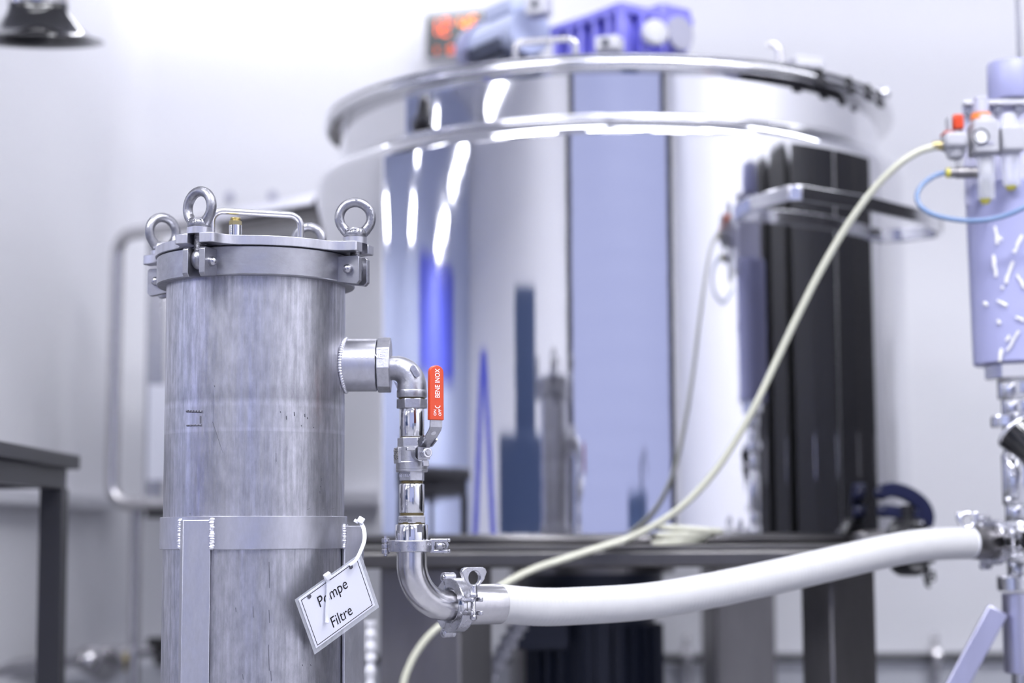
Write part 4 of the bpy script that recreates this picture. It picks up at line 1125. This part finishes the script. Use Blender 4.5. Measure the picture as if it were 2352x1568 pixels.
# mounting plate behind the air unit
pa_, pb2 = P(2213, 232, FY - 0.02), P(2213, 470, FY - 0.02)
PMX = frame((pa_.x, FY - 0.01, pb2.z), x=Vector((1, -0.05, 0)).normalized(), y=Z)
pw, ph = 0.20, pa_.z - pb2.z
pt = part('mounting_plate', MB().box((pw / 2, ph / 2, 0), (pw, ph, 0.008), PMX), 'plate_metal', fm_, bevel=0.002)
part('plate_lip', MB().box((pw / 2, ph - 0.004, 0.010), (pw, 0.008, 0.016), PMX), 'white_plastic', pt, bevel=0.002)
for px, py in ((2224, 260), (2290, 255), (2337, 253)):
    q = P(px, py, FY - 0.02)
    part('bolt', MB().cyl(q, q - Y_ * 0.008, 0.0062, n=16).cyl(q - Y_ * 0.008, q - Y_ * 0.0085, 0.0026, n=6), 'pin_steel', pt)
# air preparation unit
ay = FY - 0.085
fr_ = thing('air_regulator', 'white air regulator with round gauge and clear bowl on the filling machine plate', 'regulator', P(2258, 465, ay))
K = lambda px, py, y=ay: P(px, py, y)
s = 2.78 / FPX
def kbox(px0, py0, px1, py1, dep, y=ay):
    a, b = K(px0, py0, y), K(px1, py1, y)
    return MB().box(((a.x + b.x) / 2, y, (a.z + b.z) / 2), (abs(b.x - a.x), dep, abs(a.z - b.z)))
def kcyl(px, py0, py1, rpx, rpx1=None, y=ay, n=28):
    a, b = K(px, py0, y), K(px, py1, y)
    return MB().cyl((a.x, y, b.z), (a.x, y, a.z), (rpx1 or rpx) * s, rpx * s, n)
rb_ = part('regulator_body', kbox(2228, 282, 2288, 357, 0.05), 'white_cast', fr_, bevel=0.004)
part('regulator_body_top', kcyl(2258, 268, 284, 26, 30), 'white_cast', rb_)
part('adjuster_knob', kcyl(2252, 224, 262, 17, 20), 'grey_plastic', fr_, bevel=0.002)
part('knob_ring', kcyl(2253, 261, 276, 22, 26), 'orange', fr_, label='orange lock ring')
gq = K(2253, 313, ay - 0.027)
ga = part('gauge', MB().cyl(gq + Y_ * 0.01, gq - Y_ * 0.002, 0.0112, n=32), 'white_ink', fr_)
part('gauge_bezel', MB().torus(0.0112, 0.0012, frame(gq - Y_ * 0.002, x=X, y=Z), 32, 8), 'motor_dark', ga)
part('needle', MB().strip([gq + Vector((-0.006, -0.0026, -0.003)), gq + Vector((0.003, -0.0026, 0.0015))], 0.0020, 0.0006, up=(0, 0, 1)), 'black_ink', ga)
part('scale_arc', MB().tube(arc(gq - Y_ * 0.0026, X, Z, 0.0085, -0.5, PI + 0.5, 14), 0.0004, 5), 'grey_ink', ga)
part('gauge_window_lip', kbox(2236, 334, 2272, 339, 0.054), 'grey_plastic', fr_)
part('bowl', kcyl(2263, 358, 458, 22, 20), 'bowl', fr_, label='clear plastic bowl')
part('filter_element', kcyl(2264, 362, 400, 13, 13), 'white_cast', fr_)
part('bowl_float', kcyl(2264, 412, 452, 11, 11), 'motor_dark', fr_)
part('drain_cock', kcyl(2263, 457, 468, 14, 8), 'yellow_plastic', fr_)
lu = thing('air_lubricator', 'white air lubricator with clear bowl right of the gauge on the filling machine', 'lubricator', P(2322, 432, ay))
part('lubricator_body', kbox(2292, 296, 2348, 352, 0.05), 'white_cast', lu, bevel=0.004)
part('sight_dome', kcyl(2318, 262, 298, 16, 22), 'bowl', lu)
part('fill_cap', kcyl(2320, 268, 297, 9, 9), 'white_cast', lu)
part('bowl', kcyl(2322, 353, 428, 24, 21), 'bowl', lu, label='clear plastic bowl')
part('dip_tube', kcyl(2330, 355, 415, 7, 7), 'lilac_metal', lu)
part('drain_cock', kcyl(2322, 427, 436, 14, 9), 'yellow_plastic', lu)
sv = thing('shutoff_valve', 'white shut-off valve with red knob where the pale tube enters the filling machine', 'valve', P(2192, 372, ay))
part('valve_body', kbox(2164, 308, 2218, 344, 0.045), 'white_cast', sv, bevel=0.006)
part('knob_seat', kcyl(2198, 297, 312, 14, 15), 'white_cast', sv)
part('red_knob', kbox(2184, 266, 2210, 300, 0.03), 'red', sv, bevel=0.003, label='red shut-off knob')
part('knob_side', kbox(2174, 268, 2184, 306, 0.026), 'white_cast', sv, bevel=0.003)
part('red_tab', kbox(2164, 305, 2186, 311, 0.03), 'red', sv, bevel=0.001)
part('valve_foot', kcyl(2194, 343, 358, 26, 20).ball(K(2194, 358), 20 * s, sc=(1, 1, 0.5)), 'white_cast', sv)
part('exhaust_stub', kcyl(2200, 362, 384, 7, 6), 'white_cast', sv)
a = K(2164, 334)
part('push_fitting', MB().cyl(a, a - X * 0.009, 0.0075, n=20).cyl(a - X * 0.008, a - X * 0.015, 0.0062, n=20), 'brass', sv, label='brass push-in fitting')
hf = thing('hose_fitting', 'chrome fitting holding the blue tube under the shut-off valve', 'fitting', K(2200, 410))
a = K(2172, 397)
part('fitting_body', MB().lathe([(0, 0.006), (0.0075, 0.006), (0.0078, 0.012), (0.0065, 0.0125), (0.0065, 0.015), (0.0088, 0.0155), (0.0088, 0.036), (0.0075, 0.037), (0.0085, 0.038), (0.0085, 0.048), (0, 0.048)], 28, frame(a, z=X)), 'stand_steel', hf)
part('release_ring', MB().lathe([(0.004, 0), (0.0075, 0.001), (0.0075, 0.0065), (0.004, 0.0065)], 24, frame(a, z=X), rings=True), 'yellow_plastic', hf, label='yellow release ring')
# tubes
tpts = [P(2168, 397, ay), P(2145, 405, ay - 0.005), P(2118, 425, ay - 0.01), P(2106, 450, ay - 0.015), P(2115, 474, ay - 0.02), P(2145, 493, ay - 0.03), P(2200, 505, ay - 0.04), P(2255, 506, ay - 0.05), P(2305, 496, ay - 0.055), P(2345, 480, ay - 0.06), P(2400, 450, ay - 0.06)]
solo('blue_air_tube', MB().tube(spline(tpts, 8), 0.0040, 14), 'tube_blue', 'thin blue air tube curling in front of the lilac cylinder', 'tube')
TP = [(2152, 336, 2.785), (2115, 346, 2.79), (2070, 373, 2.80), (2015, 425, 2.82), (1965, 490, 2.84), (1920, 560, 2.86), (1875, 640, 2.88), (1830, 730, 2.90), (1785, 825, 2.92), (1735, 930, 2.94), (1690, 1010, 2.96), (1640, 1085, 2.98), (1575, 1155, 3.0), (1510, 1202, 3.02), (1440, 1237, 3.04), (1380, 1256, 3.04), (1300, 1282, 3.035), (1230, 1305, 3.03), (1170, 1334, 3.02), (1110, 1372, 3.01), (1050, 1412, 3.0), (1000, 1446, 3.0), (965, 1485, 3.0), (940, 1530, 3.0), (925, 1580, 3.0), (915, 1700, 3.0)]
solo('pale_air_tube', MB().tube(spline([P(*q) for q in TP], 8), [0.0058] * (8 * (len(TP) - 1) + 1), 14), 'tube_yellow', 'long pale yellow air tube looping from the filling machine down past the tank', 'tube')
tc = MB()
cc = P(1560, 1236, 3.12)
for k in range(3):
    tc.torus(0.042 + 0.004 * k, 0.0055, Matrix.Translation((cc.x + 0.01 * k, 3.115, fz1 + 0.006 + 0.010 * k)) @ Matrix.Rotation(0.08 * (k - 1), 4, 'Y') @ Matrix.Diagonal((1, 0.42, 1, 1)), 40, 10)
solo('tube_coil', tc, 'tube_yellow', 'small coil of pale tube lying on the frame at the foot of the tank', 'coil')

# ================================================================== left side: bench, trolley, lamp, wall pipes
bh = P(185, 1045, 3.30)
BX1, BY1, BZ1 = bh.x, 3.30, bh.z
BX0, BY0 = BX1 - 0.95, 2.72
BZ0 = P(185, 1078, 3.30).z
bn_ = thing('work_bench', 'dark steel work bench at the left edge of the picture', 'bench', ((BX0 + BX1) / 2, (BY0 + BY1) / 2, 0))
part('bench_top', MB().box(((BX0 + BX1) / 2, (BY0 + BY1) / 2, (BZ0 + BZ1) / 2), (BX1 - BX0, BY1 - BY0, BZ1 - BZ0)), 'bench_steel', bn_, bevel=0.003)
AP = 0.035
part('apron', MB().box((BX1 - 0.032, (BY0 + BY1) / 2, BZ0 - AP / 2), (0.03, BY1 - BY0 - 0.06, AP)), 'bench_steel', bn_)
part('apron', MB().box(((BX0 + BX1) / 2, BY1 - 0.035, BZ0 - AP / 2), (BX1 - BX0 - 0.06, 0.03, AP)), 'bench_steel', bn_)
part('apron', MB().box(((BX0 + BX1) / 2, BY0 + 0.035, BZ0 - AP / 2), (BX1 - BX0 - 0.06, 0.03, AP)), 'bench_steel', bn_)
part('apron', MB().box((BX0 + 0.035, (BY0 + BY1) / 2, BZ0 - AP / 2), (0.03, BY1 - BY0 - 0.06, AP)), 'bench_steel', bn_)
for lx_ in (BX0 + 0.04, BX1 - 0.036):
    for ly_ in (BY0 + 0.04, BY1 - 0.04):
        part('leg', MB().box((lx_, ly_, (BZ0 - AP) / 2), (0.042, 0.042, BZ0 - AP)), 'bench_steel', bn_, bevel=0.002)

# steel trolley behind the filter: bent tube frame with tray
ty = 4.42
tr_ = thing('steel_trolley', 'stainless trolley with bent tube handle and tray behind the filter housing', 'trolley', (P(500, 900, ty).x, ty, 0))
rt = 0.0165
tl, tbm = P(270, 560, ty), P(256, 1158, ty)
xr = P(745, 480, ty - 0.43)
rr = 0.05
def rail(p, q): return [Vector(p), Vector(q)]
top_l = Vector((tl.x, ty, tl.z + 0.02)); bot_l = Vector((tbm.x, ty, tbm.z))
top_r = Vector((xr.x, ty - 0.43, tl.z + 0.02)); bot_r = Vector((P(700, 1160, ty).x, ty - 0.1, tbm.z))
dtr = (top_r - top_l).normalized(); dbr = (bot_r - bot_l).normalized()
dn = (bot_l - top_l).normalized()
pts = [top_r, top_l + dtr * rr] + arc(top_l + dtr * rr + dn * rr, -dn, -dtr, rr, 0, PI / 2, 6)[1:] + arc(bot_l + dbr * rr - dn * rr, -dbr, dn, rr, 0, PI / 2, 6) + [bot_r]
part('handle_tube', MB().tube(pts, rt, 20), 'tube_steel', tr_, angle=60)
# tray, bright lip
pz_ = P(600, 478, ty - 0.33).z - 0.014
tw0, tw1 = P(500, 500, ty - 0.22), P(718, 470, ty - 0.43)
trm = frame(Vector((tw0.x, tw0.y - 0.03, pz_)), x=(tw1 - tw0 - Z * (tw1 - tw0).z).normalized(), y=Z.cross(tw1 - tw0))
tlen = (tw1 - tw0).length + 0.02
tray = part('tray', MB().box((tlen / 2, 0.16, -0.03), (tlen, 0.30, 0.004), trm).box((tlen / 2, 0.01, -0.012), (tlen, 0.004, 0.05), trm).box((tlen / 2, 0.31, -0.012), (tlen, 0.004, 0.05), trm).box((0.002, 0.16, -0.012), (0.004, 0.30, 0.05), trm).box((tlen - 0.002, 0.16, -0.012), (0.004, 0.30, 0.05), trm), 'stand_steel', tr_, bevel=0.001)
part('tray_lip', MB().box((0, 0, 0), (tlen, 0.036, 0.004), trm @ Matrix.Translation((tlen / 2, -0.008, 0.008)) @ Matrix.Rotation(math.radians(52), 4, 'X')), 'weld', tray, bevel=0.001)
ppx = P(357, 900, ty + 0.03)
part('post', MB().box((ppx.x, ty + 0.03, (top_l.z + tbm.z) / 2), (0.045, 0.03, top_l.z - tbm.z)), 'tube_steel', tr_, bevel=0.003)
for lx_, ly_ in ((bot_l.x + 0.06, ty), (bot_r.x - 0.05, ty - 0.1)):
    part('leg', MB().cyl((lx_, ly_, 0.10), (lx_, ly_, tbm.z), 0.014, n=16), 'tube_steel', tr_)
    part('castor', MB().cyl((lx_ - 0.012, ly_, 0.045), (lx_ + 0.012, ly_, 0.045), 0.045, n=24).box((lx_, ly_, 0.085), (0.036, 0.04, 0.04)), 'black_matt', tr_)
bk = P(362, 1178, ty)
part('bracket', MB().box((bk.x, ty, bk.z), (0.05, 0.04, 0.022)), 'black_matt', tr_)
sp_ = P(366, 990, ty - 0.03)
solo('paper_sheet', MB().box((P(376, 990, ty - 0.01).x, ty + 0.012, sp_.z), (0.085, 0.002, P(366, 882, ty).z - P(366, 1102, ty).z)), 'paper', 'white sheet of paper on the trolley post behind the filter housing', 'paper')

# black pendant lamp
ly_ = 3.25
lc = P(90, 97, ly_)
lamp = thing('pendant_lamp', 'black bell-shaped pendant lamp at the upper left', 'lamp', lc)
LM = Matrix.Translation(lc) @ Matrix.Rotation(math.radians(9), 4, 'X') @ Matrix.Scale(0.77, 4)
s2 = ly_ / FPX
sh = [(0.152, 0.0), (0.150, 0.004), (0.130, 0.010), (0.112, 0.022), (0.095, 0.040), (0.078, 0.062), (0.070, 0.080), (0.070, 0.105)]
part('lamp_shade', MB().lathe(sh + [(0.066, 0.105), (0.066, 0.080), (0.074, 0.060), (0.091, 0.038), (0.108, 0.019), (0.128, 0.006), (0.148, 0.0)], 56, LM, rings=True), 'black_gloss', lamp)
part('shade_ring', MB().lathe([(0.060, 0.088), (0.0715, 0.088), (0.0715, 0.102), (0.060, 0.102)], 48, LM, rings=True), 'tube_steel', lamp)
part('lamp_neck', MB().lathe([(0, 0.10), (0.068, 0.10), (0.068, 0.22), (0.03, 0.24), (0, 0.24)], 40, LM), 'black_gloss', lamp)
part('cord', MB().cyl(LM @ Vector((0, 0, 0.235)), Vector((lc.x, lc.y - 0.03, ZC)), 0.005, n=8), 'black_matt', lamp)

# pipe along the left and back walls with unions and valve
wy = YB - 0.09
wp = thing('wall_pipe', 'thin steel pipe with clamp unions running low along the back wall', 'pipe', P(1900, 1512, wy))
zp = P(1900, 1509, wy).z
part('pipe', MB().cyl((-0.95, wy, zp), (2.6, wy, zp), 0.011, n=18), 'bench_steel', wp)
for px in (1577, 2147):
    c = P(px, 1505, wy); c.z = zp
    part('union', MB().lathe([(0.012, -0.012), (0.03, -0.012), (0.036, -0.006), (0.036, 0.006), (0.03, 0.012), (0.012, 0.012)], 32, frame(c, z=X), rings=True).ball(c + Z * 0.05, 0.011).cyl(c + Z * 0.03, c + Z * 0.05, 0.006).cyl(c - Z * 0.07, c - Z * 0.03, 0.012), 'tube_steel', wp)
fp = thing('floor_pipe', 'steel pipe with valve running low along the left wall behind the bench', 'pipe', P(200, 1530, 4.3))
q0, q1 = P(-40, 1532, 3.9), P(245, 1518, 4.55)
q0.z = q1.z = P(100, 1524, 4.2).z
q2 = P(420, 1514, 4.7); q2.z = q1.z
part('pipe', MB().tube(spline([q0 - Vector((0, 1.2, 0)), q0, q1 + (q0 - q1) * 0.3, q1, q2, q2 + X * 0.3], 8), 0.017, 18), 'tube_steel', fp)
part('valve_ball', MB().ball(P(205, 1515, 4.4), 0.034), 'tube_steel', fp)
part('valve_flange', MB().lathe([(0, -0.012), (0.042, -0.012), (0.042, 0.012), (0, 0.012)], 28, frame(P(243, 1525, 4.5), z=(q1 - q0))), 'tube_steel', fp)
part('union', MB().lathe([(0, -0.02), (0.026, -0.02), (0.026, 0.02), (0, 0.02)], 28, frame(P(292, 1516, 4.6), z=X)), 'brass', fp)
hq = P(362, 1482, 4.66)
part('valve_handle', MB().box(tuple(hq), (0.05, 0.03, 0.04)).cyl(hq, hq - Z * 0.05, 0.008), 'black_matt', fp, bevel=0.004)

# ================================================================== things behind the viewer, seen in the tank
def cabinet(y0, y1, label):
    t = thing('storage_cabinet', label, 'cabinet', (2.45, (y0 + y1) / 2, 0), 'black cabinets along the right wall')
    part('carcass', MB().box((2.46, (y0 + y1) / 2, 0.98), (0.5, y1 - y0, 1.84)), 'black_matt', t, bevel=0.004)
    n = 1 if y1 - y0 < 0.6 else 2
    for k in range(n):
        a = y0 + (y1 - y0) * k / n; b = y0 + (y1 - y0) * (k + 1) / n
        d_ = part('door', MB().box((2.2, (a + b) / 2, 0.98), (0.02, b - a - 0.012, 1.78)), 'black_plastic', t, bevel=0.003)
        part('handle', MB().box((2.18, b - 0.05, 1.0), (0.02, 0.015, 0.12)), 'tube_steel', d_)
    part('plinth', MB().box((2.47, (y0 + y1) / 2, 0.03), (0.44, y1 - y0 - 0.02, 0.06)), 'black_matt', t)
cabinet(1.75, 2.05, 'narrow black cabinet nearest the door on the right wall')
cabinet(2.16, 2.44, 'second narrow black cabinet on the right wall')
cabinet(2.56, 3.30, 'wide black cabinet beside the narrow ones on the right wall')
cabinet(3.32, 4.06, 'wide black cabinet nearest the back wall on the right')
ld = thing('step_ladder', 'blue folding step ladder standing open on the left of the hall', 'ladder', (-2.35, 1.27, 0))
LD = Matrix.Translation((-2.35, 1.27, 0)) @ Matrix.Rotation(math.radians(-50), 4, 'Z')
def lp_(x, y, z): return LD @ Vector((x, y, z))
for sx_ in (-1, 1):
    for sy_ in (-1, 1):
        part('stile', MB().strip([lp_(sx_ * 0.42, sy_ * 0.24, 0), lp_(sx_ * 0.03, sy_ * 0.17, 1.38)], 0.09, 0.03, up=tuple((LD.to_3x3() @ Vector((1, 0, 0.3))))), 'blue_panel', ld)
for k in range(1, 5):
    q = k / 5
    part('step', MB().box((-0.42 + 0.39 * q, 0, 1.38 * q), (0.07, 0.46 - 0.12 * q, 0.02), LD), 'blue_panel', ld)
part('top_step', MB().box((0, 0, 1.39), (0.14, 0.38, 0.025), LD), 'blue_panel', ld)
nc = thing('tool_cart', 'navy tool cart with tall back panel left of the hall', 'cart', (-1.75, 0.75, 0))
NM = Matrix.Translation((-1.75, 0.75, 0)) @ Matrix.Rotation(math.radians(-35), 4, 'Z')
part('cart_body', MB().box((0, 0, 0.95), (0.85, 0.4, 0.35), NM), 'slate', nc, bevel=0.006)
part('back_panel', MB().box((0.12, 0.1, 1.37), (0.42, 0.06, 0.5), NM), 'slate', nc, bevel=0.004)
for sx_ in (-1, 1):
    for sy_ in (-1, 1):
        part('leg', MB().box((sx_ * 0.24, sy_ * 0.16, 0.39), (0.05, 0.05, 0.78), NM), 'slate', nc)

dm = thing('drum', 'slate blue drum with a hand pump standing before the roller door', 'drum', (0.72, -1.4, 0))
DMX = Matrix.Translation((0.72, -1.4, 0))
part('drum_body', MB().lathe([(0, 0), (0.29, 0), (0.295, 0.02), (0.285, 0.03), (0.285, 0.31), (0.295, 0.325), (0.285, 0.34), (0.285, 0.62), (0.295, 0.635), (0.285, 0.65), (0.285, 0.94), (0.295, 0.955), (0.29, 0.97), (0.27, 0.955), (0, 0.955)], 48, DMX), 'slate', dm)
part('hand_pump', MB().cyl((0.85, -1.4, 0.955), (0.85, -1.4, 1.12), 0.03).tube([(0.85, -1.4, 1.1), (0.98, -1.35, 1.14), (1.02, -1.34, 1.05)], 0.015, 12), 'motor_dark', dm)
bn2 = thing('waste_bin', 'white waste bin with blue lid on the left of the hall', 'bin', (-1.85, -0.40, 0))
BM = Matrix.Translation((-1.85, -0.40, 0)) @ Matrix.Rotation(math.radians(-28), 4, 'Z')
part('bin_body', MB().lathe([(0, 0), (0.19, 0), (0.25, 0.80), (0, 0.80)], 4, BM @ Matrix.Rotation(PI / 4, 4, 'Z')), 'white_plastic', bn2, bevel=0.015)
part('bin_lid', MB().box((0, 0, 0.84), (0.42, 0.42, 0.07), BM), 'blue_panel', bn2, bevel=0.02)
